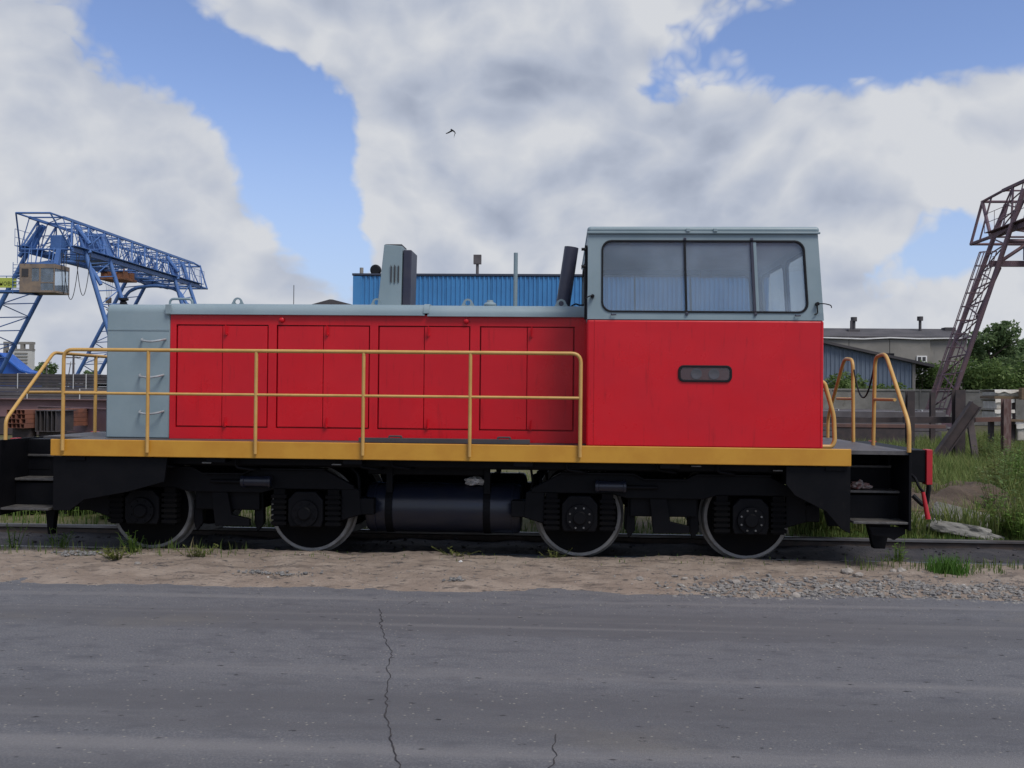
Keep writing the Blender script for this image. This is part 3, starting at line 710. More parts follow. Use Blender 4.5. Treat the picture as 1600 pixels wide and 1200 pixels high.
# inside of the cab: cladding, desk, seat
box('inner_ledge', 'interior', loco, .285, 2.33, 9.205, 9.27, 2.306, 2.345, bevel=.004)
box('inner_ledge', 'interior', loco, .285, 2.33, 11.73, 11.795, 2.306, 2.345, bevel=.004)
MB().prismx([(9.9,2.306),(11.1,2.306),(11.1,2.42),(9.9,2.42)], .29, .62).build('control_desk', 'darkint', loco, bevel=.01)
ds = MB(); ds.box(1.42, 1.86, 10.1, 10.6, 2.31, 2.40); ds.build('seat', 'darkint', loco, bevel=.03)
box('sun_visor', 'rust', loco, 1.60, 1.74, 11.60, 11.63, 2.98, 3.07, bevel=.006)
box('heater_case', 'darkint', loco, .62, .95, 11.45, 11.72, 2.306, 2.42, bevel=.01)
# hooks, seals and odds and ends on the cab side
hk = MB(); hk.path(fillet([(.272,9.14,2.505),(.272,9.10,2.52),(.25,9.095,2.515),(.20,9.10,2.49)], .02), .006, 6); hk.cyl((.275,9.16,2.515), .018, -.05, .0, 'y', 10)
hk.build('mirror_bracket', 'rubber', wn, smooth=True)
hk = MB(); hk.cyl((2.325,9.165,2.455), .017, -.05, 0, 'y', 10); hk.path(fillet([(2.325,9.12,2.455),(2.38,9.09,2.455),(2.44,9.10,2.44),(2.45,9.12,2.42)], .03), .005, 6); hk.path(fillet([(2.325,9.14,2.44),(2.33,9.135,2.37),(2.30,9.13,2.355)], .02), .006, 6)
hk.build('mirror_bracket', 'rubber', wn, smooth=True)
for x in (.45, 2.13): MB().path(fillet([(x,9.145,2.352),(x,9.13,2.345),(x+.045,9.13,2.347)], .01), .006, 6).build('window_clip', 'navy', wn, smooth=True)
# door edge between hood and cab
box('door_edge', 'rubber', loco, .2245-.022, .2265, 9.22, 9.30, 2.31, 3.0, bevel=.003)
for z in (2.96, 2.80): MB().cyl((.19,9.2,z), .014, -.02, .02, 'x', 10).build('door_knob', 'rubber', loco)
# headlamp box let into the cab side
lb = MB(); ring(lb, rrect(1.068,1.560,1.731,1.886,.05), rrect(1.090,1.538,1.752,1.866,.036), lambda a, b: (a, cy0-.012, b), lambda a, b: (a, cy0+.004, b))
lbo = lb.build('lamp_frame', 'rubber', loco, bevel=.004)
MB().add([(a, cy0-.003, b) for a, b in rrect(1.088,1.540,1.750,1.868,.036)], [tuple(range(24))]).build('lamp_back', 'rust', lbo)
for x in (1.235, 1.395):
    MB().lathe([(0,-.002),(.036,-.0025),(.044,-.0055),(.05,-.005),(.05,.0)], (x, cy0-.0035, 1.806), 'y', 20, False).build('lamp', 'lens', lbo, smooth=True)
pb = MB(); pts = rrect(1.091,1.537,1.753,1.865,.035); n_ = len(pts)
pb.add([(a, cy0-.0100, b) for a, b in pts], [tuple(range(n_))]); pb.build('lamp_glass', 'lampglass', lbo)

# handrails
RY = 9.078
def tube(name, pts, r=.0175, fr=.07, par=None, m='rail_yellow', n=12):
    return MB().path(fillet(pts, fr), r, n).build(name, m, par or loco, smooth=True)
def siderail(y):
    h = tube('side_handrail', [(-4.70,y(RY),1.03),(-4.70,y(RY),1.982),(.172,y(RY),1.982),(.172,y(RY),1.03)], fr=.09)
    tube('mid_rail', [(-4.698,y(RY),1.572),(.17,y(RY),1.572)], .0135, par=h)
    for x in (-3.885, -2.855, -1.842, -.846): tube('post', [(x,y(RY),1.02),(x,y(RY),1.975)], .0165, par=h)
both(siderail)
eL = tube('end_handrail', [(-5.29,9.14,1.12),(-5.29,9.14,1.31),(-5.29,10.01,1.985),(-5.29,11.86,1.985),(-5.29,11.86,1.12)], .0175, .06)
tube('mid_rail', [(-5.29,9.52,1.572),(-5.29,11.86,1.572)], .016, par=eL)
for y in (10.22, 10.94): tube('post', [(-5.29,y,1.12),(-5.29,y,1.98)], .019, par=eL)
def hoop(y):
    h = tube('end_handrail', [(3.155,y(9.13),1.11),(3.155,y(9.13),1.36),(3.155,y(9.80),2.035),(3.155,y(10.12),2.01),(3.155,y(10.16),1.10)], .019, .10)
    tube('mid_rail', [(3.155,y(9.52),1.585),(3.155,y(10.12),1.585)], .016, par=h)
both(hoop)
ch = [(3.155, 10.16+.68*i/14, 1.90-.30*(1-((i-7)/7)**2)) for i in range(15)]
MB().path(ch, .009, 6).build('safety_chain', 'rubber', loco, smooth=True)
tube('cab_grab_rail', [(2.39,9.26,1.755),(2.43,9.26,1.73),(2.515,9.26,1.43),(2.525,9.26,1.20),(2.50,9.26,1.145),(2.39,9.26,1.145)], .02, .05)
box('end_locker', 'black', loco, 2.42, 2.50, 10.2, 10.8, 1.121, 1.42, bevel=.01)

# fuel tanks between the bogies
def tank(y):
    t = MB(); t.lathe([(0,-.775),(.17,-.770),(.225,-.755),(.243,-.725),(.243,.725),(.225,.755),(.17,.770),(0,.775)], (-1.152, y(9.79), .465), 'x', 40, False)
    o = t.build('fuel_tank', 'tankblack', loco, smooth=True)
    for x in (-1.68, -.72):
        s = MB(); s.lathe([(.243,-.035),(.250,-.035),(.250,.035),(.243,.035)], (x, y(9.79), .465), 'x', 40); s.box(x-.03, x+.03, min(y(9.60),y(9.62)), max(y(9.60),y(9.62)), .60, .93)
        s.build('tank_strap', 'black', o)
    for x in (-1.82, -.47):
        s = MB(); s.lathe([(.243,-.008),(.252,-.006),(.252,.006),(.243,.008)], (x, y(9.79), .465), 'x', 40); s.build('tank_seam', 'tankblack', o, smooth=True)
    return o
both(tank)
box('battery_box', 'black', loco, -1.9, -.75, 9.62, 11.38, .80, .965, bevel=.01)
# bogies and wheels
WZ, WR = .435, .415
def bogie(cxx):
    b = MB(); b.box(cxx-.32, cxx+.32, 9.52, 11.48, .44, .72); b.box(cxx-.2, cxx+.2, 10.1, 10.9, .6, .86)
    bo = b.build('bogie_bolster', 'black', loco, bevel=.01)
    for y in ((lambda v: v), mir):
        s = -1 if y(0) == 0 else 1
        mb = MB(); P = lambda pts: [(cxx+a, z) for a, z in pts]
        mb.prism(P([(-1.27,.66),(-1.27,.70),(-.98,.85),(-.30,.85),(-.2,.80),(.2,.80),(.30,.85),(.98,.85),(1.27,.70),(1.27,.66),(1.1,.66),(.5,.66),(.36,.62),(-.36,.62),(-.5,.66),(-1.1,.66)]), y(9.44), y(9.50))
        mb.build('side_frame', 'black', bo, bevel=.008)
        fl = MB(); fl.prism(P([(-.99,.862),(-.30,.862),(-.2,.812),(.2,.812),(.30,.862),(.99,.862),(.99,.85),(.30,.85),(.2,.80),(-.2,.80),(-.30,.85),(-.99,.85)]), y(9.38), y(9.52))
        fl.build('frame_flange', 'black', bo)
        for ax_ in (-.805, .805):
            x = cxx+ax_
            ab = MB(); ab.prism([(x-.15,.30),(x+.15,.30),(x+.17,.36),(x+.17,.56),(x+.10,.64),(x-.10,.64),(x-.17,.56),(x-.17,.36)], y(9.40), y(9.56))
            a = ab.build('axle_box', 'black', bo, bevel=.012)
            cv = MB(); cv.lathe([(0,s*.055),(.055,s*.055),(.065,s*.045),(.065,s*.03),(.125,s*.028),(.130,s*.02),(.130,-s*.01)], (x, y(9.40), WZ), 'y', 32, False)
            cv.build('axle_cover', 'black', bo, smooth=True)
            for k in range(8):
                an = R(22.5+45*k)
                MB().cyl((x+.10*math.cos(an), y(9.372), WZ+.10*math.sin(an)), .0095, -.012, .012, 'y', 8).build('axle_bolt', 'steel' if cxx > 0 else 'black', bo)
            for d in (-1, 1):
                sp = MB(); xs = x+d*.265
                for k in range(6): sp.box(xs-.075, xs+.075, min(y(9.415),y(9.53)), max(y(9.415),y(9.53)), .315+k*.052, .345+k*.052)
                sp.box(xs-.055, xs+.055, min(y(9.43),y(9.52)), max(y(9.43),y(9.52)), .30, .66)
                sp.build('rubber_spring', 'wheelweb', bo)
            # brake gear on the inner side of each wheel
            d = -1 if ax_ > 0 else 1
            br = MB(); xb = x+d*.50
            br.prism([(xb-.03,.66),(xb+.03,.66),(xb+.04,.30),(xb-.02,.22),(xb-.05,.30)], y(9.58), y(9.63)); br.box(xb-.06, xb+.02, min(y(9.60),y(9.72)), max(y(9.60),y(9.72)), .30, .52)
            br.build('brake_hanger', 'black', bo, bevel=.006)
        bc = MB(); x0 = cxx+(.12 if cxx < 0 else -.55) ; sx = 1
        bc.lathe([(0,0),(.055,0),(.06,.012),(.06,.03),(.052,.035),(.052,.26),(.06,.265),(.06,.29),(.0,.29)], (cxx-.04 if cxx > 0 and False else (cxx+.18 if cxx < 0 else cxx-.66), y(9.40), .735), 'x', 24, False)
        bc.build('brake_cylinder', 'tankblack', bo, smooth=True)
        xr = cxx+.18 if cxx < 0 else cxx-.37
        MB().path([(xr if cxx > 0 else xr-.30, y(9.40), .73), (xr+.30 if cxx > 0 else xr, y(9.40), .73)], .02, 10).build('brake_rod', 'black', bo, smooth=True)
        hg = MB(); hg.prism([(cxx-.14,.62),(cxx+.02,.62),(cxx+.06,.40),(cxx+.24,.36),(cxx+.24,.29),(cxx-.10,.29)], y(9.46), y(9.52)); hg.build('hanger_arm', 'black', bo, bevel=.006)
        for d in (-1, 1):
            eb = MB(); xe = cxx+d*1.30
            eb.box(min(xe, xe+d*.16), max(xe, xe+d*.16), min(y(9.46),y(9.64)), max(y(9.46),y(9.64)), .42, .58); eb.prism([(xe-d*.08,.70),(xe+d*.02,.66),(xe+d*.04,.42),(xe-d*.16,.36),(xe-d*.16,.66)], y(9.45), y(9.50))
            eb.build('sand_pipe_box', 'black', bo, bevel=.01)
    for ax_ in (-.805, .805):
        x = cxx+ax_
        MB().cyl((x, YC, WZ), .075, -1.05, 1.05, 'y', 20).build('axle', 'black', loco, smooth=True)
        MB().lathe([(0,-.22),(.2,-.22),(.24,-.16),(.24,.16),(.2,.22),(0,.22)], (x, YC, WZ), 'y', 24, False).build('gearbox', 'black', loco, smooth=True)
        for y in ((lambda v: v), mir):
            s = 1 if y(0) == 0 else -1
            wb = MB(); wb.lathe([(0,-.04*s),(.10,-.04*s),(.12,-.01*s),(.30,.025*s),(.352,.004*s),(.373,.0),(.373,.10*s),(.30,.075*s),(.12,.09*s),(.10,.12*s),(0,.12*s)], (x, y(9.65), WZ), 'y', 48, False)
            wo = wb.build('wheel', 'wheelweb', loco, smooth=True)
            tb = MB(); tb.lathe([(.374,-.004*s),(.402,-.006*s),(.411,.006*s),(WR,.06*s),(WR+.004,.098*s),(WR+.026,.112*s),(WR+.022,.130*s),(.374,.130*s)], (x, y(9.65), WZ), 'y', 64)
            tb.build('tyre', 'tyre', wo, smooth=True)
bogie(-3.265); bogie(.985)
# pipes and bits under the frame
for i, (x, z) in enumerate(((-3.9,.90),(-3.1,.88),(-1.9,.9),(-1.6,.91),(.05,.9),(.9,.91),(1.45,.9))):
    MB().path(fillet([(x,9.25,.975),(x,9.25,z),(x+.18,9.3,z-.03),(x+.2,9.5,z-.02)], .06), .014, 8).build('air_pipe', 'black', loco, smooth=True)
both(lambda y: MB().path([(-4.7,y(9.42),.90),(2.5,y(9.42),.90)], .022, 8).build('air_pipe', 'black', loco, smooth=True))
for x, z in ((-4.13,.94),(-3.38,.925),(-2.13,.925),(1.25,.955),(2.0,.925)):
    box('clamp_plate', 'steel', loco, x-.04, x+.05, 9.24, 9.29, z-.012, z, bevel=.002)
MB().path(fillet([(-2.05,9.58,.86),(-1.98,9.56,.80),(-1.96,9.55,.52),(-2.02,9.55,.47)], .08), .018, 8).build('air_pipe', 'black', loco, smooth=True)
for k, x in enumerate((-.30,-.22,-.16)):
    MB().path(fillet([(x,9.6+.15*k,.93),(x+.03,9.62,.72),(x-.03,9.66,.6),(x+.05,9.75,.45)], .08), .012, 8).build('air_pipe', 'black', loco, smooth=True)

# loose things on and under the locomotive
bd = MB(); bd.box(-1.95, -.30, 9.40, 9.47, 1.124, 1.168)
for x in (-1.60,-.55): bd.path(fillet([(x-.06,9.435,1.16),(x-.06,9.435,1.185),(x+.06,9.435,1.185),(x+.06,9.435,1.16)], .02), .010, 6)
tag(bd.build('steel_bar', 'darksteel', bevel=.004), 'long dark steel bar with two lugs lying on the walkway', 'bar')
def crumple(name, c, sx, sy, sz, m, label, cat, seed, n=3):
    bm = bmesh.new(); bmesh.ops.create_icosphere(bm, subdivisions=n, radius=1)
    for v in bm.verts:
        k = 1+.55*mnoise.noise(v.co*1.9+Vector((seed,0,0)))+.35*mnoise.noise(v.co*4.5+Vector((0,seed,0)))
        v.co = Vector((v.co.x*sx*k, v.co.y*sy*k, max(v.co.z,-.6)*sz*k))
    me = bpy.data.meshes.new(name); bm.to_mesh(me); bm.free(); me.materials.append(MATS[m])
    o = bpy.data.objects.new(name, me); COL.objects.link(o); o.location = c
    if label: tag(o, label, cat)
    return o
crumple('rag', (-.86,9.72,.735), .10, .08, .045, 'cloth', 'crumpled dirty white rag lying on top of the fuel tank', 'rag', 3.3)
crumple('rag', (2.83,9.52,.765), .09, .07, .045, 'cloth_red', 'reddish checked rag left on the right cab stair', 'rag', 8.3)
crumple('bluish_sheet', (-.47,9.95,-.05), .13, .12, .02, 'bluish', 'low crumpled plastic sheet on the ground under the fuel tank', 'plastic sheet', 5.1)  # low crumpled shape in one even pale blue

# ------------------------------------------------------------------ gantry cranes
def lattice_leg(p0, p1, q0, q1, r, n, name, m, par, rung=.05):
    """two tubes p0-p1 and q0-q1 tied by rungs and diagonals"""
    p0, p1, q0, q1 = map(Vector, (p0, p1, q0, q1)); b = MB()
    b.path([p0, p1], r, 10); b.path([q0, q1], r, 10)
    leg = b.build(name, m, par, smooth=True)
    d = MB()
    for i in range(n):
        t, t2 = i/n, (i+1)/n
        d.path([p0.lerp(p1,t), q0.lerp(q1,t)], rung, 6)
        d.path([p0.lerp(p1,t), q0.lerp(q1,t2)] if i % 2 else [q0.lerp(q1,t), p0.lerp(p1,t2)], rung, 6)
    d.build('leg_bracing', m, leg); return leg
def girder(t, xc, ya, yb, zb, zt, wb, wt, m, bays, k=1.0, cant=(1.2, 1.2)):
    A = {}
    for s in (-1, 1):
        b = MB(); b.bar((xc+s*wb, ya, zb), (xc+s*wb, yb, zb), .26*k, .34*k); b.build('lower_chord', m, t)
        b = MB(); b.bar((xc+s*wt, ya, zt), (xc+s*wt, yb, zt), .2*k, .2*k); b.build('upper_chord', m, t)
        d = MB(); h = (yb-ya)/bays
        for i in range(bays):
            y0, y1, ym = ya+i*h, ya+(i+1)*h, ya+(i+.5)*h
            d.path([(xc+s*wb,y0,zb),(xc+s*wt,ym,zt)], .075*k, 6); d.path([(xc+s*wt,ym,zt),(xc+s*wb,y1,zb)], .06*k, 6)
            d.path([(xc+s*wb,ym,zb),(xc+s*wt,ym,zt)], .04*k, 6); d.path([(xc+s*wt,y0,zt),(xc+s*wb,y0,zb)], .04*k, 6)
        d.build('truss_bracing', m, t)
    d = MB(); h = (yb-ya)/bays
    for i in range(bays+1):
        y0 = ya+i*h
        d.path([(xc-wt,y0,zt),(xc+wt,y0,zt)], .06*k, 6); d.path([(xc-wb,y0,zb),(xc+wb,y0,zb)], .07*k, 6)
        if i < bays: d.path([(xc-wt if i%2 else xc+wt,y0,zt),(xc+wt if i%2 else xc-wt,y0+h,zt)], .045*k, 6); d.path([(xc-wb if i%2 else xc+wb,y0,zb),(xc+wb if i%2 else xc-wb,y0+h,zb)], .05*k, 6)
        if 0 < i < bays: d.path([(xc-wb,y0,zb),(xc+wt,y0,zt)], .03*k, 6)
    d.build('cross_bracing', m, t)
    w_ = MB()                                   # walkway with railings
    for s in (-1, 1):
        w_.box(xc+s*wb-.35, xc+s*wb+.35, ya, yb, zb+.20, zb+.24)
    w_.build('walkway', m, t)
    rl = MB()
    for s in (-1, 1):
        x = xc+s*(wb+.35)
        for z in (.75, 1.25): rl.path([(x,ya,zb+z),(x,yb,zb+z)], .022*k, 5)
        for i in range(bays*2+1): rl.path([(x,ya+i*h/2,zb+.2),(x,ya+i*h/2,zb+1.25)], .02*k, 5)
    rl.build('railing', m, t)
bc = thing('gantry_crane', (-31, 70, 0), 'blue lattice gantry crane with hanging tan operator cabin', 'crane')
XC, ZB, ZT = -31.5, 10.05, 12.0
girder(bc, XC, 58.5, 79.8, ZB, ZT, 1.6, 1.05, 'craneblue', 10, .78)
for ya, yb in ((60.0, 63.8), (74.2, 77.6)):
    for s in (-1, 1):
        ft = 4.9 if s > 0 else 7.2
        lattice_leg((XC+s*(1.35 if s > 0 else 1.5),ya+.1,ZT-.9), (XC+s*ft,ya,0), (XC+s*(1.1 if s > 0 else .9),yb-.4,ZT-.3), (XC+s*ft,yb,0), .145, 13, 'leg', 'craneblue', bc, .036)
        w_ = MB(); w_.box(XC+s*ft-.7, XC+s*ft+.7, ya-.6, yb+.6, 0, .55); w_.build('travel_bogie', 'craneblue', bc, bevel=.05)
    a = MB()                                    # portal arch under the girder
    a.path(fillet([(XC-2.6,ya+.3,8.1),(XC-1.9,ya+.3,9.3),(XC,ya+.3,9.62),(XC+1.9,ya+.3,9.3),(XC+2.6,ya+.3,8.1)], 1.2), .13, 8)
    a.path([(XC-1.9,ya+.2,ZB),(XC-1.05,ya+.2,ZT-.2)], .16, 8); a.path([(XC+1.9,ya+.2,ZB),(XC+1.05,ya+.2,ZT-.2)], .16, 8)
    a.path([(XC-2.5,ya,ZT-2.2),(XC-1.1,ya,ZT-.25)], .14, 8); a.path([(XC+1.1,ya,ZT-.25),(XC+2.0,ya,ZT-1.4)], .14, 8)
    a.build('portal_frame', 'craneblue', bc, smooth=True)
# end outriggers
e_ = MB()
for s in (-1, 1):
    e_.path([(XC+s*1.05,57.0,ZT),(XC+s*1.05,58.6,ZT)], .06, 6); e_.path([(XC+s*1.05,57.0,ZT),(XC+s*1.6,58.5,ZB)], .05, 6)
e_.path([(XC-1.05,57.0,ZT),(XC+1.05,57.0,ZT)], .06, 6); e_.build('end_outrigger', 'craneblue', bc); e_ = MB()
for s in (-1, 1):
    e_.path([(XC+s*1.1,81.2,ZT-.1),(XC+s*1.1,79.7,ZT)], .08, 6)
    e_.path([(XC+s*1.1,81.2,ZT-.1),(XC+s*1.7,81.2,ZB)], .07, 6); e_.path([(XC+s*1.7,81.2,ZB),(XC+s*1.7,79.7,ZB)], .09, 6); e_.path([(XC+s*1.1,81.2,ZT),(XC+s*1.75,79.8,ZB)], .05, 6)
e_.path([(XC-1.1,81.2,ZT-.1),(XC+1.1,81.2,ZT-.1)], .07, 6); e_.path([(XC-1.7,81.2,ZB),(XC+1.7,81.2,ZB)], .07, 6)
e_.build('end_outrigger', 'craneblue', bc)
mh = MB(); mh.prism([(XC-.5,ZB-.15),(XC+1.6,ZB-.15),(XC+1.55,ZB+.1),(XC+1.0,ZT-.3),(XC+.15,ZT-.3),(XC+.15,ZB+.8),(XC-.5,ZB+.8)], 62.4, 64.6)
mh.build('machinery_house', 'craneblue', bc, bevel=.03)
box('machinery_cabinet', 'craneblue', bc, XC-.75, XC-.05, 60.4, 61.0, ZB+.2, ZB+1.15, bevel=.03)
# operator cabin
cb = MB(); x0, x1, y0, y1, z0, z1 = -32.4, -30.25, 57.2, 59.0, 7.3, 9.0
for (a, b, c, d, e, f) in ((x0,x1,y0,y1,z0,z0+.12),(x0,x1,y0,y1,z1-.25,z1),(x0+.08,x0+.75,y0+.01,y0+.08,z0+.12,z1-.25),(x0+.005,x0+.08,y0+.005,y1-.005,z0+.12,z1-.25),(x0+1.2,x0+1.3,y0+.006,y0+.08,z0+.12,z1-.25),(x0+.75,x0+1.2,y0+.012,y0+.08,z0+.12,z0+.65),(x1-.06,x1-.004,y0+.008,y0+.06,z0+.12,z1-.25),(x1-.06,x1-.004,y1-.06,y1-.004,z0+.12,z1-.25),(x0+1.3,x1-.06,y0+.014,y0+.05,z0+.55,z0+.62),(x0+1.2,x1-.06,y1-.08,y1-.01,z0+.12,z0+.6),(x0+.08,x0+1.2,y1-.08,y1-.012,z0+.12,z1-.25)):
    cb.box(a, b, c, d, e, f)
cbo = cb.build('operator_cabin', 'cranetan', bc)
box('cabin_window', 'darkint', cbo, x0+.15, x0+.55, y0-.02, y0+.0, z0+.95, z0+1.4, bevel=0)
box('cabin_window', 'glass', cbo, x0+.75, x0+1.2, y0+.02, y0+.04, z0+.65, z1-.25, bevel=0)
box('cabin_window', 'glass', cbo, x0+1.3, x1-.06, y0+.02, y0+.04, z0+.1, z1-.25, bevel=0)
box('cabin_window', 'glass', cbo, x1-.04, x1-.02, y0+.06, y1-.06, z0+.1, z1-.25, bevel=0)
box('control_chair', 'craneorange', cbo, x0+.6, x0+1.0, y0+.4, y0+.9, z0+.1, z0+.85, bevel=.05)
hg = MB()
for x in (x0+.3, x0+.8, x1-.35):
    for y in (57.5, 58.9): hg.path([(x,y,z1-.02),(x,y+.3,ZB)], .035, 6)
hg.bar((x1-.42,58.2,z1),(x1-.42,58.6,ZB), .3); hg.box(x0+.3, x1-.3, 57.4, 59, z1+.001, z1+.12)
hg.build('cabin_hanger', 'craneblue', bc)
ld = MB()
for k in range(9): ld.path([(x0-.45,57.3,z0+.05+k*.2),(x0-.02,57.3,z0+.05+k*.2)], .018, 5)
for x in (x0-.45,): ld.path([(x,57.3,z0-.1),(x,57.3,z1+.1)], .022, 5)
for x in (x0-.1, x0+.35, x0+.75): ld.path([(x,57.15,z1),(x,57.15,z1+1.3)], .02, 5)
ld.path([(x0-.1,57.15,z1+.65),(x0+.75,57.15,z1+.65)], .02, 5)
ld.build('cabin_ladder', 'craneblue', bc)
pf = MB(); pf.box(-37, x0+.02, 57.4, 58.4, 7.33, 7.45); pf.prism([(x0-.9,7.32),(x0+.5,7.32),(x0+.8,7.18)], 57.5, 58.3)
for x in (-36.3,-35.3,-34.3,-33.3): pf.path([(x,57.4,7.4),(x,57.4,8.3)], .025, 5)
pf.path([(-37,57.4,8.28),(x0,57.4,8.28)], .025, 5)
pf.build('access_platform', 'craneblue', bc)
# hanging hoist trolley and hook
tr = MB(); tr.box(-33.3,-31.4,69,71.2,9.42,9.6); tr.box(-33.2,-32.7,69.2,71,9.6,10.15); tr.box(-32.0,-31.6,69.2,71,9.6,10.1); tr.box(-33.2,-31.5,70.6,71,9.6,10.15); tr.cyl((-32.3,70,9.85), .22, -.4, .4, 'x', 16)
tr.box(-33.1,-33.0,69.1,69.2,9.6,10.2); tr.box(-31.5,-31.4,69.1,69.2,9.6,10.2)
tro = tr.build('hoist_trolley', 'craneorange', bc, bevel=.02)
hk = MB()
for dx in (-.25, -.08, .1, .28): hk.path([(-32.95+dx,70,9.45),(-32.95+dx*.5,70,8.2)], .012, 5)
hk.build('hoist_rope', 'wire', tro)
hk = MB(); hk.box(-33.13,-32.8,69.85,70.15,7.8,8.2); hk.path(fillet([(-32.95,70,7.8),(-32.95,70,7.55),(-32.77,70,7.4),(-32.95,70,7.25),(-33.11,70,7.36)], .1), .05, 6)
hk.build('hook_block', 'cranetan', tro, bevel=.02)
cbl = MB()
for xa, xb_, dz in ((-30.15,-30.10,2.9),(-30.05,-29.3,3.3),(-29.25,-28.6,3.0)):
    cbl.path([(xa+(xb_-xa)*i/16+(.0), 57.8+.5*i/16, 9.75-dz*.85*(1-((i-8)/8)**2)) for i in range(17)], .022, 5)
cbl.build('festoon_cable', 'wire', bc, smooth=True)
# name board on the platform railing
sg = thing('name_board', (-33.8, 57.36, 7.6), 'yellow green name board on the blue crane platform', 'sign')
box('board', 'signgreen', sg, -35.1, -32.66, 57.33, 57.37, 7.58, 8.17, bevel=.004)
fc = bpy.data.curves.new('txt', 'FONT'); fc.body = 'ей Понова'; fc.size = .42; fc.extrude = .004; fc.align_x = 'RIGHT'
fo = bpy.data.objects.new('txt', fc); COL.objects.link(fo); bpy.context.view_layer.update()
me = bpy.data.meshes.new_from_object(fo.evaluated_get(bpy.context.evaluated_depsgraph_get())); bpy.data.objects.remove(fo)
lt = bpy.data.objects.new('lettering', me); COL.objects.link(lt); me.materials.clear(); me.materials.append(MATS['signink'])
lt.parent = sg; lt.rotation_euler = (R(90),0,0); lt.location = Vector((-32.74,57.322,7.72))-ORG[sg]; ORG[lt] = Vector((0,0,0))

rc = thing('gantry_crane', (27, 56, 0), 'rust purple lattice gantry crane with caged ladder at right edge', 'crane')
RX, RB, RT = 25.85, 10.6, 13.2
girder(rc, RX, 36.5, 56.5, RB, RT, 1.9, 1.25, 'cranerust', 8, .8)
for ya, yb in ((53.2, 56.0), (37.5, 40.3)):
    for s in (-1, 1):
        lattice_leg((RX+s*1.6,ya,RT-.6), (RX+s*5.7,ya,0), (RX+s*1.3,yb,RT-.9), (RX+s*5.7,yb,0), .13, 13, 'leg', 'cranerust', rc, .042)
        w_ = MB(); w_.box(RX+s*5.7-.3, RX+s*5.7+.3, ya-.4, yb+.4, 0, .5); w_.build('travel_bogie', 'cranerust', rc, bevel=.05)
    a = MB(); a.box(RX-3.2, RX+3.2, ya+.2, ya+.45, 8.55, 8.85); a.path([(RX-2.3,ya+.3,9.9),(RX+2.3,ya+.3,9.9)], .12, 8)
    a.path([(RX-2.7,ya+.3,8.8),(RX-.5,ya+.3,10.3)], .1, 8); a.path([(RX+2.7,ya+.3,8.8),(RX+.5,ya+.3,10.3)], .1, 8); a.path([(RX-2.7,ya+.3,8.5),(RX-3.0,ya+2.4,6.0)], .1, 8)
    a.build('portal_frame', 'cranerust', rc)
o_ = MB()
for s in (-1, 1):
    o_.path([(RX+s*1.25,56.5,RT),(RX+s*1.25,59.2,RT-.1)], .08, 6); o_.path([(RX+s*1.25,59.2,RT-.1),(RX+s*1.9,59.2,RB)], .08, 6); o_.path([(RX+s*1.9,59.2,RB),(RX+s*1.9,56.5,RB)], .1, 6); o_.path([(RX+s*1.25,59.2,RT-.1),(RX+s*1.9,56.5,RB)], .11, 6)
    o_.path([(RX+s*1.25,58,RT-.1),(RX+s*1.9,58,RB)], .05, 6)
o_.path([(RX-1.25,59.2,RT-.1),(RX+1.25,59.2,RT-.1)], .08, 6); o_.path([(RX-1.9,59.2,RB),(RX+1.9,59.2,RB)], .08, 6)
o_.build('end_outrigger', 'cranerust', rc)
box('switch_box', 'shedsheet', rc, RX-1.55, RX-.35, 53.0, 53.4, 8.87, 9.6, bevel=.02)
wb_ = MB(); wb_.box(RX-.6, RX+.9, 48, 50, RB, RB+1.1); wb_.build('winch_house', 'cranerust', rc, bevel=.05)
lg = MB(); A0, A1 = Vector((RX-2.75,53.1,RT-3.9)), Vector((RX-5.6,53.1,.6)); dn = (A1-A0); off = Vector((-.62,0,.0))
for o2 in (Vector((-.28,0,0)), Vector((-.28,.55,0)), off*1.0+Vector((-.28,.05,0)), off*1.0+Vector((-.28,.5,0)), off*1.25+Vector((-.28,.28,0))): lg.path([A0+o2, A1+o2], .028, 5)
for k in range(13):
    c = A0+dn*(k/12.0)
    ringp = [c+Vector((-.28,0,0)), c+off+Vector((-.28,.05,0)), c+off*1.25+Vector((-.28,.28,0)), c+off+Vector((-.28,.5,0)), c+Vector((-.28,.55,0))]
    lg.path(ringp, .022, 5)
for k in range(36): c = A0+dn*(k/36.0); lg.path([c+Vector((-.28,0,0)), c+Vector((-.28,.55,0))], .015, 4)
lg.build('caged_ladder', 'cranerust', rc)
cl = MB()
for a_ in (0, .5): cl.path([(RX-.7+a_+(.8)*i/12, 53.2, 8.5-1.2*(1-((i-6)/6)**2)) for i in range(13)], .02, 5)
cl.build('festoon_cable', 'wire', rc, smooth=True)

# ------------------------------------------------------------------ buildings
def corrugated(x0, w, y, z0, z1, ribs, d):
    pts = []; p = w/ribs
    for i in range(ribs):
        a = x0+i*p; pts += [(a,y),(a+p*.30,y),(a+p*.42,y-d),(a+p*.72,y-d),(a+p*.84,y)]
    pts.append((x0+w-.012, y)); n = len(pts); b = MB()
    b.add([(x,yy,z0) for x,yy in pts]+[(x,yy,z1) for x,yy in pts]+[(x0,y+.03,z0),(x0+w-.012,y+.03,z0),(x0,y+.03,z1),(x0+w-.012,y+.03,z1)],
          [(i,i+1,n+i+1,n+i) for i in range(n-1)]+[(2*n,2*n+2,2*n+3,2*n+1),(0,n,2*n+2,2*n),(n-1,2*n+1,2*n+3,2*n-1)])
    return b
def copies(o, n, dx, parent):
    for k in range(1, n):
        c = o.copy(); COL.objects.link(c); c.location = o.location + Vector((dx*k,0,0)); c.parent = parent
BY = 45.0; bz = 7.03
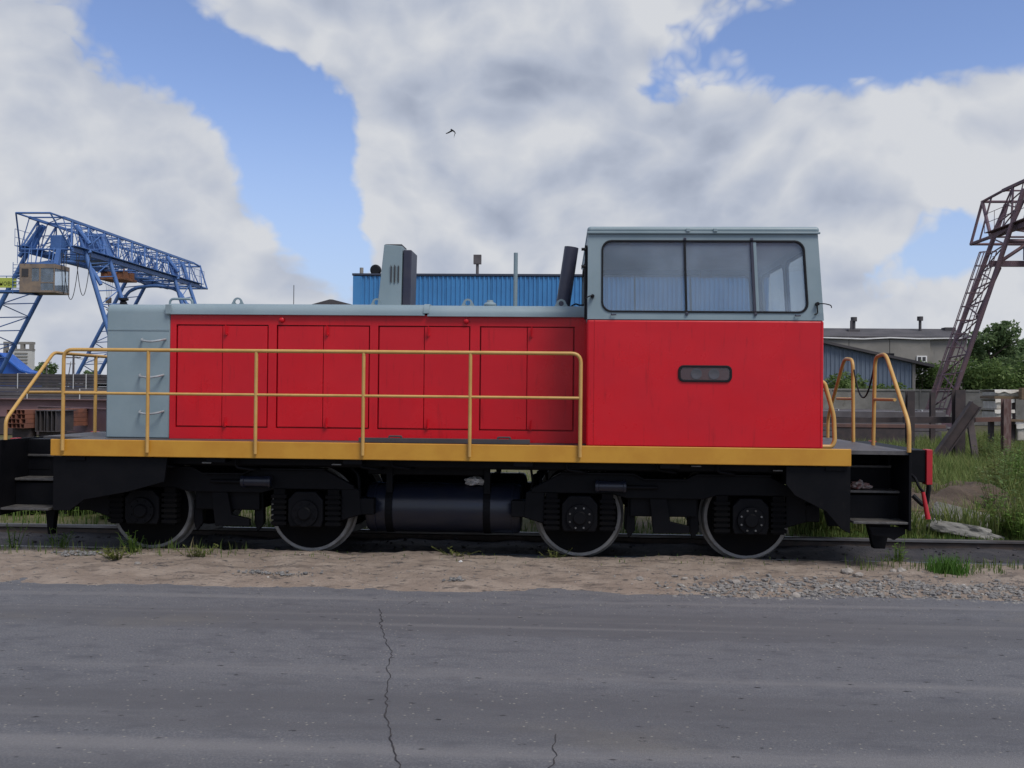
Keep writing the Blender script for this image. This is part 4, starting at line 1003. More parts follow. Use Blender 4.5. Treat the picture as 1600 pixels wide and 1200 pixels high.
bb = thing('blue_warehouse', (1.5, BY, 0), 'long blue corrugated metal warehouse behind the locomotive hood and cab', 'building')
box('core_wall', 'darktrim', bb, -9.50, 9.1, BY+.08, BY+18, 0, bz-.1, bevel=0)
s0 = corrugated(-9.6, 1.05, BY, 0, bz-.12, 5, .05).build('cladding_sheet', 'bluesheet', bb)
copies(s0, 18, 1.05, bb)
box('corner_flashing', 'bluesheet', bb, -9.66, -9.30, BY-.07, BY-.055, 0, bz-.13, bevel=0)
box('gable_wall', 'bluesheet', bb, -9.62, -9.56, BY+.04, BY+18, 0, bz-.12, bevel=0)
box('parapet_flashing', 'darktrim', bb, -9.7, 9.32, BY-.09, BY+.25, bz-.10, bz, bevel=.01)
box('roof', 'tar', bb, -9.45, 9.2, BY+.26, BY+18, bz-.25, bz-.08, bevel=0)
def roofbit(px, py, Y, name, fn):
    p = at(px, py, Y); return fn(p)
p = at(587, 422, 46); m_ = MB(); m_.lathe([(0,-.12),(.2,-.12),(.26,-.05),(.26,.08),(.2,.14),(0,.16)], p, 'y', 20, False); m_.path([(p.x,p.y,bz-.1),(p.x,p.y,p.z-.2)], .05, 6); m_.build('floodlight', 'rubber', bb, smooth=True)
p = at(565, 421, 46); m_ = MB(); m_.cyl((p.x,p.y,0), .09, bz-.1, p.z+.08, 'z', 10); m_.build('roof_pipe', 'concrete', bb, smooth=True)
p = at(746, 411, 46); m_ = MB(); m_.cyl((p.x,p.y,0), .07, bz-.1, p.z, 'z', 8); m_.box(p.x-.18, p.x+.18, p.y-.12, p.y+.12, p.z-.05, p.z+.38); m_.build('roof_pipe', 'midsteel', bb)
# dark hipped roof peeking over the hood
dh = thing('small_house', (-19.5, 70, 0), 'dark low roof peeking over the hood left of the blue warehouse', 'house')
p = at(520, 469, 70); box('wall', 'concrete', dh, p.x-2.2, p.x+2.4, 70, 75, 0, p.z-.65, bevel=0)
MB().prism([(p.x-2.5,p.z-.64),(p.x+2.7,p.z-.64),(p.x+.05,p.z+.02),(p.x-.15,p.z+.02)], 69.6, 75.4).build('roof', 'tar', dh)

# concrete hall on the right with dark roof
ch_ = thing('concrete_hall', (26, 75, 0), 'long pale concrete hall with dark flat roof and vent stacks', 'building')
hy = 75.0; hx0 = at(1200,540,hy).x; hx1 = at(1512,540,hy).x; wz = 5.95
box('inner_wall', 'concrete', ch_, hx0, hx1, hy+.12, hy+14, 0, wz-.05, bevel=0)
pn = MB().box(hx0, hx0+2.97, hy-.02, hy+.1, 0, wz-.1).build('wall_panel', 'concrete', ch_, bevel=.03)
copies(pn, int((hx1-hx0)/3.0), 3.0, ch_)
rm = MB(); rm.prismx([(hy-.15,wz),(hy-.15,wz+.12),(hy+3.5,wz+.95),(hy+14,wz+.95),(hy+14,wz)], hx0-.2, hx1+.3); rm.build('roof', 'tar', ch_)
tz = [(hx0,0),(hx0+4,.02),(hx0+7,-.06),(hx0+9,.05),(hx0+11,-.02),(hx0+13,.03),(hx1+.3,.06)]
tm = MB()
for (a, za), (b, zb_) in zip(tz[:-1], tz[1:]): tm.bar((a,hy-.17,wz-.02+za),(b,hy-.17,wz-.02+zb_), .06, .09)
tm.build('eave_trim', 'white', ch_)
def stack(px, pyb, pyt, wpx, Y, cap):
    a, b = at(px, pyb, Y), at(px, pyt, Y); r = wpx/FPX*Y/2; mb = MB(); mb.cyl((a.x,Y,0), r, wz+.3, b.z, 'z', 14)
    o = mb.build('vent_stack', 'tar', ch_, smooth=True); c = MB(); c.cyl((a.x,Y,0), r*cap, b.z-.30, b.z+.02, 'z', 14); c.build('stack_cap', 'tar', o, smooth=True); return o
s_ = stack(1334, 520, 496, 5, 77.5, 1.9); a = at(1334, 518, 77); box('stack_base', 'tar', ch_, a.x-.45, a.x+.45, 76.9, 77.8, wz+.4, a.z+.15, bevel=.03)
a = at(1330, 505, 77); MB().cyl((a.x,77,0), .09, wz+.5, a.z+.2, 'z', 10).build('vent_stack', 'midsteel', ch_, smooth=True)
stack(1437.5, 520, 495, 4.2, 77.5, 2.1)
a = at(1482, 516, 78); box('roof_box', 'tar', ch_, a.x-.42, a.x+.42, 77.6, 78.4, wz+.5, a.z+.2, bevel=.03)
a = at(1352, 526, 75.7); sk = MB(); sk.prismx([(75.5,a.z-.22),(75.5,a.z-.16),(76.2,a.z+.28),(76.2,a.z+.22)], a.x-.34, a.x+.34); sk.build('skylight', 'white', ch_)
for (pa, pb_, qa, qb) in ((1432,1448,556,566),(1433,1449,573,585)):
    a, b = at(pa, qa, hy-.05), at(pb_, qb, hy-.05)
    wn_ = box('window', 'white', ch_, a.x, b.x, hy-.12, hy-.03, b.z, a.z, bevel=.01)
    for k in (0, 1): xx = a.x+.08+k*(b.x-a.x-.08)/2; box('window_pane', 'darkint', wn_, xx, xx+(b.x-a.x)/2-.14, hy-.135, hy-.121, b.z+.08, a.z-.08, bevel=0)
# grey corrugated lean-to shed
sy = 61.0; sx0 = at(1180,560,sy).x; sx1 = at(1425,580,sy).x
za, zb_ = at(1290,537,sy).z, at(1425,566,sy).z
sh = thing('lean_to_shed', (sx0+3, sy, 0), 'blue grey corrugated lean-to shed with a sloping roof before the hall', 'shed')
n = 9; wd = (sx1-sx0)/n; sl_ = (zb_-za)/(at(1425,566,sy).x-at(1290,537,sy).x)
for i in range(n):
    a, b = sx0+i*wd, sx0+(i+1)*wd
    zz = zb_ + sl_*(a-sx1); z2 = zb_ + sl_*(b-sx1)
    mb = corrugated(a, wd, sy, 0, 1, 4, .04)
    for v in mb.v:
        if v.z > .5: v.z = zb_ + sl_*(v.x-sx1) - .02
    mb.build('cladding_sheet', 'shedsheet', sh)
box('corner_post', 'concrete', sh, sx1, sx1+.18, sy-.08, sy+.1, 0, zb_-.05, bevel=0)
MB().prism([(sx0,0),(sx1,0),(sx1,zb_-.06),(sx0,zb_-.06+sl_*(sx0-sx1))], sy+.1, sy+6).build('inner_wall', 'darkint', sh)
ex_ = at(1457,571,sy).x
MB().prism([(sx0-.1,zb_+sl_*(sx0-.1-sx1)),(ex_,zb_+sl_*(ex_-sx1)-.06),(ex_,zb_+sl_*(ex_-sx1)+.12),(sx0-.1,zb_+sl_*(sx0-.1-sx1)+.14)], sy-.35, sy+6.3).build('roof', 'tar', sh)
a = at(1392, 555, sy-.2); box('roof_scrap', 'rubber', sh, a.x-.3, a.x+.2, sy-.2, sy, a.z-.02, a.z+.12, bevel=.01)

# concrete panel fence
fn_ = thing('concrete_fence', (24, 57.2, 0), 'low concrete panel fence running behind the steel stacks on the right', 'fence')
fy = 57.2; fx0 = at(1230,600,fy).x; fx1 = at(1700,600,fy).x; fz = at(1500,608,fy).z
n = int((fx1-fx0)/2.5)
pnl = MB().box(fx0, fx0+2.40, fy-.06, fy+.06, 0, fz-.16).build('panel', 'oldconcrete', fn_, bevel=.02); copies(pnl, n, 2.5, fn_)
pst = MB().box(fx0+2.405, fx0+2.495, fy-.09, fy+.09, 0, fz-.05).build('post', 'oldconcrete', fn_, bevel=.01); copies(pst, n, 2.5, fn_)
cp = MB().box(fx0, fx0+2.40, fy-.1, fy+.1, fz-.155, fz-.04).build('coping', 'oldconcrete', fn_, bevel=.02); copies(cp, n, 2.5, fn_)

# left: tower block, blue roofed shed, poles
tb_ = thing('tower_block', (-110, 205, 0), 'unfinished white tower with three square openings at the top', 'tower')
a, b = at(19, 541, 205), at(47, 541, 205); topz = at(30, 534, 205).z
tw = MB(); d_ = 9; q = (b.x-a.x)
x0 = at(5, 541, 205).x
zt0, zt1 = at(30, 545, 205).z, at(30, 537, 205).z
box('shaft', 'whitewall', tb_, a.x, b.x+.4, 205.05, 206.2, 0, zt0-.4, bevel=0)
box('side_shaft', 'concrete', tb_, x0, a.x-.02, 205.6, 206.4, 0, at(10,552,205).z, bevel=0)
box('top_ring', 'concrete', tb_, x0, b.x+.5, 205, 206.2, zt1-.1, topz, bevel=0); box('lower_ring', 'concrete', tb_, x0, b.x+.5, 205, 206.2, zt0-.38, zt0, bevel=0)
for px in (5.5, 18, 31.5, 45.5):
    c = at(px, 541, 205).x
    box('column', 'concrete', tb_, c, c+.75, 205.02, 205.8, zt0, zt1-.1, bevel=0)
c = at(9, 560, 205); box('column', 'concrete', tb_, x0, x0+.6, 205.0, 205.9, 0, zt0-.4, bevel=0)
for k in range(6):
    zz = at(30, 552+5*k, 205).z; box('floor_band', 'concrete', tb_, a.x+.6, b.x-.5, 204.9, 204.99, zz-.12, zz+.12, bevel=0)
bs = thing('blue_gable_shed', (-48, 80, 0), 'bright blue gable shed behind the steel stacks at far left', 'shed')
apx = at(2, 551, 80); ez = at(50, 582, 80)
for k in range(6):
    xx = apx.x-3+k*1.0
hgt = lambda x: apx.z - abs(x-apx.x)*(apx.z-at(34,577,80).z)/(at(34,577,80).x-apx.x)
for k in range(-5, 5):
    xa_, xb_ = apx.x+k*.7, apx.x+(k+1)*.7-.015
    MB().add([(xa_,80,0),(xb_,80,0),(xb_,80,hgt(xb_)-.08),(xa_,80,hgt(xa_)-.08),(xa_,80.06,0),(xb_,80.06,0),(xb_,80.06,hgt(xb_)-.08),(xa_,80.06,hgt(xa_)-.08)], [(0,1,2,3),(7,6,5,4),(0,4,5,1),(1,5,6,2),(2,6,7,3),(3,7,4,0)]).build('gable_sheet', 'blueroof', bs)
rx = at(34,577,80)
MB().prism([(apx.x,apx.z),(rx.x,rx.z),(ez.x,ez.z),(ez.x,ez.z-.15),(rx.x,rx.z-.14),(apx.x,apx.z-.14),(apx.x-4.5,apx.z-2.3),(apx.x-4.5,apx.z-2.15)], 79.7, 81.6).build('roof', 'blueroof', bs)
box('side_wall', 'blueroof', bs, apx.x-3.5, ez.x-.2, 80.1, 81.5, 0, ez.z-.2, bevel=0)
def pole(px, pyt, Y, r, label, lean=0):
    a = at(px, pyt, Y); t = thing('utility_pole', (a.x, Y, 0), label, 'pole')
    MB().path([(a.x,Y,0),(a.x+lean,Y,a.z)], r, 8, r*.7).build('pole_shaft', 'midsteel', t, smooth=True)
    MB().bar((a.x+lean-.7,Y,a.z-.35),(a.x+lean+.7,Y,a.z-.35), .1).build('crossarm', 'midsteel', t)
    for dx in (-.6, 0, .6): MB().cyl((a.x+lean+dx,Y,a.z-.3), .06, 0, .2, 'z', 8).build('insulator', 'white', t, smooth=True)
    return t
pole(115, 553, 90, .13, 'thickest dark utility pole seen between the left end handrails')
pole(73, 562, 130, .12, 'utility pole in front of the small tree beside the white tower')
pole(102, 565, 150, .10, 'thin leaning utility pole left of the thick pole', .9)
wr = MB()
for k, (dy, h) in enumerate(((0,0),(1,.1))):
    a, b = at(115, 556+dy*2, 90), at(260, 548+dy*3, 88)
    wr.path([a.lerp(b, i/20)-Vector((0,0,.8*(1-((i-10)/10)**2))) for i in range(21)], .02, 4)
tag(wr.build('overhead_wire', 'wire'), 'pair of overhead wires running right from the thick utility pole', 'wire')

# ------------------------------------------------------------------ steel stock on the left
def pile(name, label, Y, xa, xb, z0, rows, dz, m, cat, straps=(), depth=1.6, bars=5, rnd=False, strapm='strap'):
    t = thing(name, ((xa+xb)/2, Y, z0), label, cat)
    for r_ in range(rows):
        b = MB(); d = depth/bars; jit = random.uniform(-.25, .25)
        for k in range(bars):
            y = Y+k*d; z = z0+r_*dz; j2 = random.uniform(-.06, .06)
            if rnd: b.path([(xa+jit+j2,y+d/2,z+dz/2),(xb+jit+j2,y+d/2,z+dz/2)], dz*.47, 8)
            else: b.box(xa+jit+j2, xb+jit+j2, y+.01, y+d-.01, z+.006, z+dz-.012)
        b.build('bar_layer', m, t)
    top = z0+rows*dz
    for x in straps:
        s = MB(); s.box(x-.02, x+.02, Y-.03, Y-.02, z0, top); s.box(x-.02, x+.02, Y-.03, Y+depth, top, top+.01); s.build('strap', strapm, t)
    return t
def xz(px, py, Y): p = at(px, py, Y); return p.x, p.z
Y = 44.0; xa = at(-160,600,Y).x; xb = at(155,600,Y).x; zt_ = at(80,584,Y).z
pile('pipe_stack', 'tall dark stack of steel bars with white straps behind the end handrail', Y, xa, xb, 0, 16, zt_/16, 'darksteel', 'steel stack', [at(28,590,Y).x, at(115,590,Y).x, at(135,590,Y).x, at(-40,590,Y).x], 3, 6)
Y = 37.0; xa = at(-200,600,Y).x; xb = at(210,600,Y).x; zt_ = at(80,607,Y).z
pile('bar_stack', 'grey brown stack of flat bars below the tall dark stack', Y, xa, xb, 0, 11, zt_/11, 'midsteel', 'steel stack', [at(43,615,Y).x, at(125,615,Y).x, at(-30,615,Y).x], 2.4, 5)
def ibeam(xa, ya, xb, yb, z0, h, fl, m, name, label, cat='steel beam', group=None):
    """wide flange beam from (xa,ya) to (xb,yb)"""
    t = thing(name, ((xa+xb)/2, (ya+yb)/2, z0), label, cat, group)
    d = Vector((xb-xa, yb-ya, 0)).normalized(); n_ = Vector((-d.y, d.x, 0)); P_, Q_ = Vector((xa,ya,0)), Vector((xb,yb,0))
    for nm, zz0, zz1, wd in (('flange', z0, z0+.03, fl), ('flange', z0+h-.03, z0+h, fl), ('web', z0+.031, z0+h-.031, .03)):
        b = MB(); vs = [p+n_*(s*wd/2)+Vector((0,0,z)) for z in (zz0, zz1) for p, s in ((P_,-1),(Q_,-1),(Q_,1),(P_,1))]
        b.add(vs, [(0,3,2,1),(4,5,6,7),(0,1,5,4),(1,2,6,5),(2,3,7,6),(3,0,4,7)]).build(nm, m, t)
    return t
Y = 33.0; a, b = at(-200,640,Y), at(260,640,Y); zt_ = at(60,623,Y).z
ib = ibeam(a.x, Y, b.x, Y, zt_-.62, .62, .35, 'primer', 'steel_beam', 'long brown I-beam with pale top flange running across behind the tubes')
MB().box(a.x, b.x, Y-.15, Y+.15, 0, zt_-.63).build('packing', 'darkpost', ib)
Y = 26.5
a, b = at(60,640,29.5), at(260,640,24.8); zt_ = at(120,637,27.4).z
ib = ibeam(a.x, 29.5, b.x, 24.8, zt_-.72, .72, .12, 'primer', 'steel_beam', 'purple brown I-beam lying slantwise behind the left end handrail')
MB().box(a.x+1.5, b.x-1, 27, 27.6, 0, zt_-.73).build('packing', 'darkpost', ib)
Y = 25.0
tb = thing('square_tube_bundle', (at(27,660,Y).x, Y, 0), 'bundle of rusty square tubes with open ends facing the track', 'tube bundle')
p0, p1 = at(10,641,Y), at(38,675,Y); sz = (p1.x-p0.x)/4; rows = 4
for r_ in range(rows):
    for k in range(4):
        x = p0.x+k*sz; z = p0.z+.02-(r_+1)*sz; mb = MB(); t_ = .012; L0 = Y+.02*((k*3+r_*5) % 4); L1 = Y+2.5; dxx = .5
        o = [(x+.004,z+.004),(x+sz-.004,z+.004),(x+sz-.004,z+sz-.004),(x+.004,z+sz-.004)]; i_ = [(x+t_,z+t_),(x+sz-t_,z+t_),(x+sz-t_,z+sz-t_),(x+t_,z+sz-t_)]
        ring(mb, o, i_, lambda a_, b_: (a_, L0, b_), lambda a_, b_: (a_+dxx, L1, b_)); mb.build('tube', 'rustred', tb)
box('packing', 'darkpost', tb, p0.x, p1.x, Y+.3, Y+.6, 0, p0.z+.02-rows*sz-.002, bevel=0)
cn = thing('channel_bundle', (at(73,660,Y).x, Y+.3, 0), 'bundle of dark steel channels standing on edge beside the rusty tubes', 'channel bundle')
p0, p1 = at(55,641,Y+.3), at(90,675,Y+.3); nC = 6; wC = (p1.x-p0.x)/nC
for k in range(nC):
    x = p0.x+k*wC; mb = MB(); c_ = [(x+.005,p1.z),(x+wC-.006,p1.z),(x+wC-.006,p1.z+.02),(x+.022,p1.z+.02),(x+.022,p0.z-.02),(x+wC-.006,p0.z-.02),(x+wC-.006,p0.z),(x+.005,p0.z)]
    mb.prism(c_, Y+.3+.03*(k % 3), Y+1.3); mb.build('channel', 'darksteel', cn)
box('packing', 'darkpost', cn, p0.x, p1.x, Y+.5, Y+.8, 0, p1.z-.002, bevel=0)
# ------------------------------------------------------------------ steel stock and posts on the right
Y = 38.0
pile('pipe_stack', 'low stack of black pipes in front of the concrete fence', Y, at(1225,640,Y).x, at(1405,640,Y).x, .35, 5, .15, 'darksteel', 'pipe stack', [at(1310,645,Y).x], 1.5, 6, True)
pile('pipe_stack', 'short square stack of black pipes under the purple crane leg', Y-.5, at(1432,640,Y).x, at(1470,640,Y).x, .35, 5, .15, 'darksteel', 'pipe stack', [at(1433,645,Y).x, at(1452,645,Y).x], 1.4, 6, True)
Y = 34.0
pile('bar_stack', 'grey flat bars stacked low behind the right end platform', Y, at(1210,650,Y).x, at(1475,650,Y).x, .0, 5, .22, 'midsteel', 'steel stack', (), 1.6, 5)
Y = 30.0; a, b = at(1255,664,Y), at(1478,665,Y)
rbm = thing('rusty_beam', ((a.x+b.x)/2, Y, 0), 'thin rusty beam lying low behind the cab end platform', 'steel beam')
MB().box(a.x, b.x, Y, Y+.2, a.z-.06, a.z+.05).build('beam', 'rust', rbm, bevel=.01)
MB().box(a.x+1, b.x-1, Y+.02, Y+.18, 0, a.z-.062).build('packing', 'darkpost', rbm)
def hpost(px, pyt, Y, wpx, m, label, base=0, name='steel_post'):
    a = at(px, pyt, Y); w2 = wpx/FPX*Y/2; b = MB()
    b.prismz([(a.x-w2,Y-w2),(a.x+w2,Y-w2),(a.x+w2,Y-w2*.8),(a.x+w2*.12,Y-w2*.8),(a.x+w2*.12,Y+w2*.8),(a.x+w2,Y+w2*.8),(a.x+w2,Y+w2),(a.x-w2,Y+w2),(a.x-w2,Y+w2*.8),(a.x-w2*.12,Y+w2*.8),(a.x-w2*.12,Y-w2*.8),(a.x-w2,Y-w2*.8)], base-.1, a.z)
    return tag(b.build(name, m), label, 'post')
hpost(1498, 609, 24.3, 15, 'darkpost', 'tallest dark steel post, right of the purple crane leg foot')
hpost(1422, 611, 27, 11, 'darkpost', 'dark steel post just right of the near end handrail')
hpost(1457, 613, 31, 7, 'darkpost', 'thin dark post left of the purple crane leg foot')
hpost(1572, 623, 24, 11, 'rustpost', 'rusty peeling post in front of the white wrapped packs')
p, q = at(1466, 714, 23.7), at(1524, 632, 23.7)
b = MB(); d = (q-p).normalized(); n_ = Vector((-d.z,0,d.x))
for s in (-1, 1): b.add([c+n_*(s*.115)+n_*e+Vector((0,f,0)) for c in (p, q) for e, f in ((-.012,-.1),(.012,-.1),(.012,.1),(-.012,.1))], [(0,3,2,1),(4,5,6,7),(0,1,5,4),(1,2,6,5),(2,3,7,6),(3,0,4,7)])
b.add([c+n_*e+Vector((0,f,0)) for c in (p, q) for e, f in ((-.103,-.012),(.103,-.012),(.103,.012),(-.103,.012))], [(0,3,2,1),(4,5,6,7),(0,1,5,4),(1,2,6,5),(2,3,7,6),(3,0,4,7)])
tag(b.build('leaning_beam', 'darkpost'), 'dark channel beam leaning slantwise against the tallest post', 'steel beam')
p, q = at(1515, 655, 23.9), at(1528, 740, 23.2)
tag(MB().bar(p, q, .14, .10).build('strut', 'darkpost'), 'slim dark strut leaning down right of the tallest post', 'strut')
a, b_ = at(1412, 656, 24.7), at(1521, 656, 24.7)
tag(MB().bar(a, b_, .16, .15).build('cross_beam', 'darkpost'), 'thick dark crossbar fixed at the tallest post', 'steel beam')
a, b_ = at(1523, 656, 24.7), at(1566, 655, 24.7)
tag(MB().bar(a, b_, .09, .11).build('cross_beam', 'rust'), 'thin brown rail between the tallest post and the rusty post', 'steel beam')
a, b_ = at(1230, 657, 27.5), at(1410, 656, 27.5)
tag(MB().bar(a, b_, .10, .14).build('cross_beam', 'darkpost'), 'dark horizontal beam behind the yellow end handrails', 'steel beam')
# wrapped packs on timber
def pack(x0, x1, z0, z1, Y, label):
    t = thing('wrapped_pack', ((x0+x1)/2, Y, z0), label, 'pack', 'white wrapped packs at the right edge')
    box('pack_body', 'wrapbody', t, x0+.02, x1-.02, Y, Y+1.0, z0, z1-.06, bevel=.03)
    vs = []; n = 16
    for i in range(n+1):
        x = x0-.03+(x1-x0+.06)*i/n; dz = .05*mnoise.noise(Vector((x*5,Y,z1*9))); vs += [(x,Y-.05,z1-.10+dz*1.6),(x,Y-.03,z1+dz*.3),(x,Y+1.05,z1+dz*.3),(x,Y+1.06,z1-.1)]
    fs = [(4*i+k,4*i+4+k,4*i+5+k,4*i+1+k) for i in range(n) for k in range(3)]
    b = MB().add(vs, fs).build('wrapping', 'wrap', t); s = b.modifiers.new('s', 'SOLIDIFY'); s.thickness = .01
    return t
Y = 30.0
xs = [at(1556,630,Y).x, at(1595,630,Y).x, at(1640,630,Y).x]
lev = [at(1560,yy,Y).z for yy in (652, 641, 623, 609)]
pack(xs[0]-.1, xs[0]+.42, lev[0]-.05, lev[1]+.02, Y-.2, 'small lowest white wrapped pack behind the rusty post')
pack(xs[0], xs[0]+.50, lev[1]+.03, lev[2]-.01, Y, 'middle white wrapped pack left of the rusty post')
pack(xs[0]-.02, xs[1]+.02, lev[2]+.08, lev[3], Y, 'topmost long white wrapped pack at the right edge')
pack(xs[1]-.02, xs[2], lev[0]-.7, lev[1]-.4, Y+.2, 'low pack at the right edge under the open shelf')
sf = thing('timber_rack', (xs[1], Y, 0), 'timber rack holding the white wrapped packs', 'rack')
for i, (x, z) in enumerate(((xs[0]-.05,lev[0]-.06),(xs[1]-.15,lev[2]+.07),(xs[2]-.2,lev[2]+.07))): box('rack_post', 'darkpost', sf, x, x+.14, Y+.3, Y+.44, 0, z, bevel=.01)
box('rack_board', 'wood', sf, xs[0]-.05, xs[2], Y-.02, Y+1, lev[2]+.0, lev[2]+.075, bevel=.005)
box('rack_board', 'wood', sf, xs[0]-.12, xs[1], Y-.2, Y+1, lev[0]-.12, lev[0]-.055, bevel=.005)
a = at(1599, 610, Y-.3); box('rack_end', 'wood', sf, a.x-.05, a.x+.4, Y-.3, Y-.1, lev[2]-.02, lev[3]+.06, bevel=.01)

# ------------------------------------------------------------------ vegetation
rng = random.Random(11)
def blades(name, spots, hmin, hmax, wd, m, parent=None, kind='stuff', lean=.35, zf=None):
    vs = []; fs = []
    for (x, y, z, k) in spots:
        h = rng.uniform(hmin, hmax)*k; a = rng.uniform(0, 6.283); l = rng.uniform(.1, 1)*lean*h; w_ = wd*rng.uniform(.7, 1.4)
        dx, dy = math.cos(a), math.sin(a); b = rng.uniform(0, 6.283); ux, uy = math.cos(b)*w_, math.sin(b)*w_
        i = len(vs)
        vs += [(x-ux,y-uy,z-.02),(x+ux,y+uy,z-.02),(x+ux*.7+dx*l*.35,y+uy*.7+dy*l*.35,z+h*.55),(x-ux*.7+dx*l*.35,y-uy*.7+dy*l*.35,z+h*.55),(x+dx*l,y+dy*l,z+h)]
        fs += [(i,i+1,i+2,i+3),(i+3,i+2,i+4)]
    o = raw(name, vs, fs, m, parent)
    if kind and parent is None: o['kind'] = kind
    return o
def leafcloud(vs, fs, c, rx, ry, rz, n, size, shell=.45):
    for _ in range(n):
        while True:
            p = Vector((rng.uniform(-1,1), rng.uniform(-1,1), rng.uniform(-1,1)))
            if shell < p.length < 1: break
        q = Vector((c[0]+p.x*rx, c[1]+p.y*ry, c[2]+p.z*rz)); s = size*rng.uniform(.6, 1.4)
        a = Vector((rng.gauss(0,1), rng.gauss(0,1), rng.gauss(0,.6))).normalized(); b = a.cross(Vector((rng.gauss(0,1), rng.gauss(0,1), rng.gauss(0,1)))).normalized()
        i = len(vs); vs += [q-a*s, q+b*s*.45, q+a*s, q-b*s*.45]; fs.append((i,i+1,i+2,i+3))
def tree(x, y, h, r, label, n=4200, size=.22, m='leaf_tree', group='trees behind the right fence', trunk=.3):
    t = thing('broadleaf_tree', (x, y, 0), label, 'tree', group)
    b = MB(); b.path([(x,y,-.1),(x+.1,y,h*.3),(x-.05,y+.1,h*.6),(x,y,h*.85)], .035*h, 8, .006*h)
    for k in range(7):
        a = k*2.4; z = h*(.28+.07*k); b.path([(x,y,z),(x+math.cos(a)*r*.4,y+math.sin(a)*r*.4,z+h*.12),(x+math.cos(a)*r*.8,y+math.sin(a)*r*.8,z+h*.2)], .012*h, 6, .003*h)
    b.build('trunk', 'bark', t, smooth=True)
    vs = []; fs = []
    cl = []
    for k in range(26):
        a = rng.uniform(0, 6.283); zz = rng.uniform(trunk, .95); rr = r*math.sqrt(max(.05, 1-((zz-.55)/.5)**2))*rng.uniform(.3, .9)
        cl.append((x+math.cos(a)*rr, y+math.sin(a)*rr, zz*h, r*rng.uniform(.26, .46)))
    for c in cl: leafcloud(vs, fs, c[:3], c[3], c[3], c[3]*.75, n//26, size)
    raw('crown', vs, fs, m, t)
    return t
a = at(1546, 600, 86); tree(a.x, 86, at(1545,508,86).z, 2.9, 'tallest broadleaf tree right of the purple crane leg', 6000, .20)
a = at(1592, 600, 90); tree(a.x, 90, at(1590,528,90).z, 2.8, 'broadleaf tree at the right edge behind the bushes', 5000, .20)
a = at(1515, 600, 92); tree(a.x, 92, at(1515,545,92).z, 2.2, 'low tree just behind the purple crane leg', 3500, .20)
a = at(1640, 600, 84); tree(a.x, 84, 5.6, 2.6, 'tree mostly beyond the right edge of the picture', 3500, .2)
a = at(72, 600, 140); tree(a.x, 140, at(75,568,140).z, 2.1, 'small round tree beside the white tower on the left', 2500, .26, group='far trees on the left')
for px, pt, Yt, lab in ((140,580,200,'tiny far tree seen between the left handrail posts'),):
    a = at(px, 600, Yt); tree(a.x, Yt, at(px,pt,Yt).z, 2.2, lab, 1200, .4, group='far trees on the left')
def bush(x, y, w_, h, n, size, m, label, group=None, cat='bush', name='bush', z=0):
    t = thing(name, (x, y, z), label, cat, group)
    b = MB()
    for k in range(5): a = k*1.3; b.path([(x,y,z-.05),(x+math.cos(a)*w_*.3,y+math.sin(a)*w_*.25,z+h*.45),(x+math.cos(a)*w_*.45,y+math.sin(a)*w_*.4,z+h*.8)], .02+.012*h, 5, .006)
    b.build('stem', 'bark', t)
    vs = []; fs = []
    for k in range(12):
        a = rng.uniform(0, 6.283); rr = rng.uniform(.1,.75)*w_; zz = rng.uniform(.2, .82)
        leafcloud(vs, fs, (x+math.cos(a)*rr, y+math.sin(a)*rr*.8, z+zz*h), w_*.42, w_*.4, h*.24, n//12, size, .2)
    raw('foliage', vs, fs, m, t); return t
bl = [(1300,562,51,1.6,'leafmost bush against the shed beside the cab'),(1338,566,50.5,1.5,'bush between the two yellow end handrails'),(1378,572,51,1.3,'bush inside the near yellow end handrail'),(1412,585,50,1.1,'small bush at the shed corner post'),
      (1448,574,50,1.4,'bush under the overhanging shed roof'),(1478,574,52,1.5,'bush left of the purple crane leg'),(1512,565,51,1.6,'bush right of the purple crane leg'),(1545,568,50,1.6,'bush below the tallest tree'),(1575,566,51,1.6,'bush over the white wrapped packs'),(1605,560,50,1.7,'bush cut by the right picture edge')]
for px, pt, Yt, w_, lab in bl:
    Yt = 58.9 if px < 1430 else 61.5
    a = at(px, 600, Yt); bush(a.x, Yt, w_, at(px,pt,Yt).z*(.78 if px < 1420 else 1.08), 3000, .12, 'leaf_bush', lab.replace('leafmost bush','bush'), 'bushes behind the concrete fence')
# broad green weeds growing behind the track
def weed(x, y, h, n, m, label, spread=.25, leaf=.05, group='weeds along the track', z=None, name='weed'):
    z = field_z(x, y) if z is None else z
    t = thing(name, (x, y, z), label, 'weed', group); sb = MB(); vs = []; fs = []
    for k in range(n):
        a = rng.uniform(0, 6.283); r_ = rng.uniform(.1, 1)*spread; hh = h*rng.uniform(.55, 1.0)
        p0 = Vector((x+math.cos(a)*r_*.3, y+math.sin(a)*r_*.3, z-.03)); p1 = Vector((x+math.cos(a)*r_, y+math.sin(a)*r_, z+hh))
        sb.path([p0, p0.lerp(p1,.5)+Vector((0,0,.06*hh)), p1], .0045, 4, .002, caps=False)
        for j in range(int(7+hh*14)):
            tt = rng.uniform(.12, 1.0); c = p0.lerp(p1, tt); an = rng.uniform(0, 6.283); s = leaf*rng.uniform(.6, 1.3)*(1.2-.5*tt)
            d = Vector((math.cos(an), math.sin(an), rng.uniform(-.1,.6))).normalized(); b = d.cross(Vector((0,0,1))).normalized()
            i = len(vs); vs += [c, c+d*s*.9+b*s*.38, c+d*s*1.9, c+d*s*.9-b*s*.38]; fs.append((i,i+1,i+2,i+3))
    sb.build('stem', 'leaf_olive' if m != 'leaf_weed' else 'leaf_weed', t); raw('leaves', vs, fs, m, t); return t
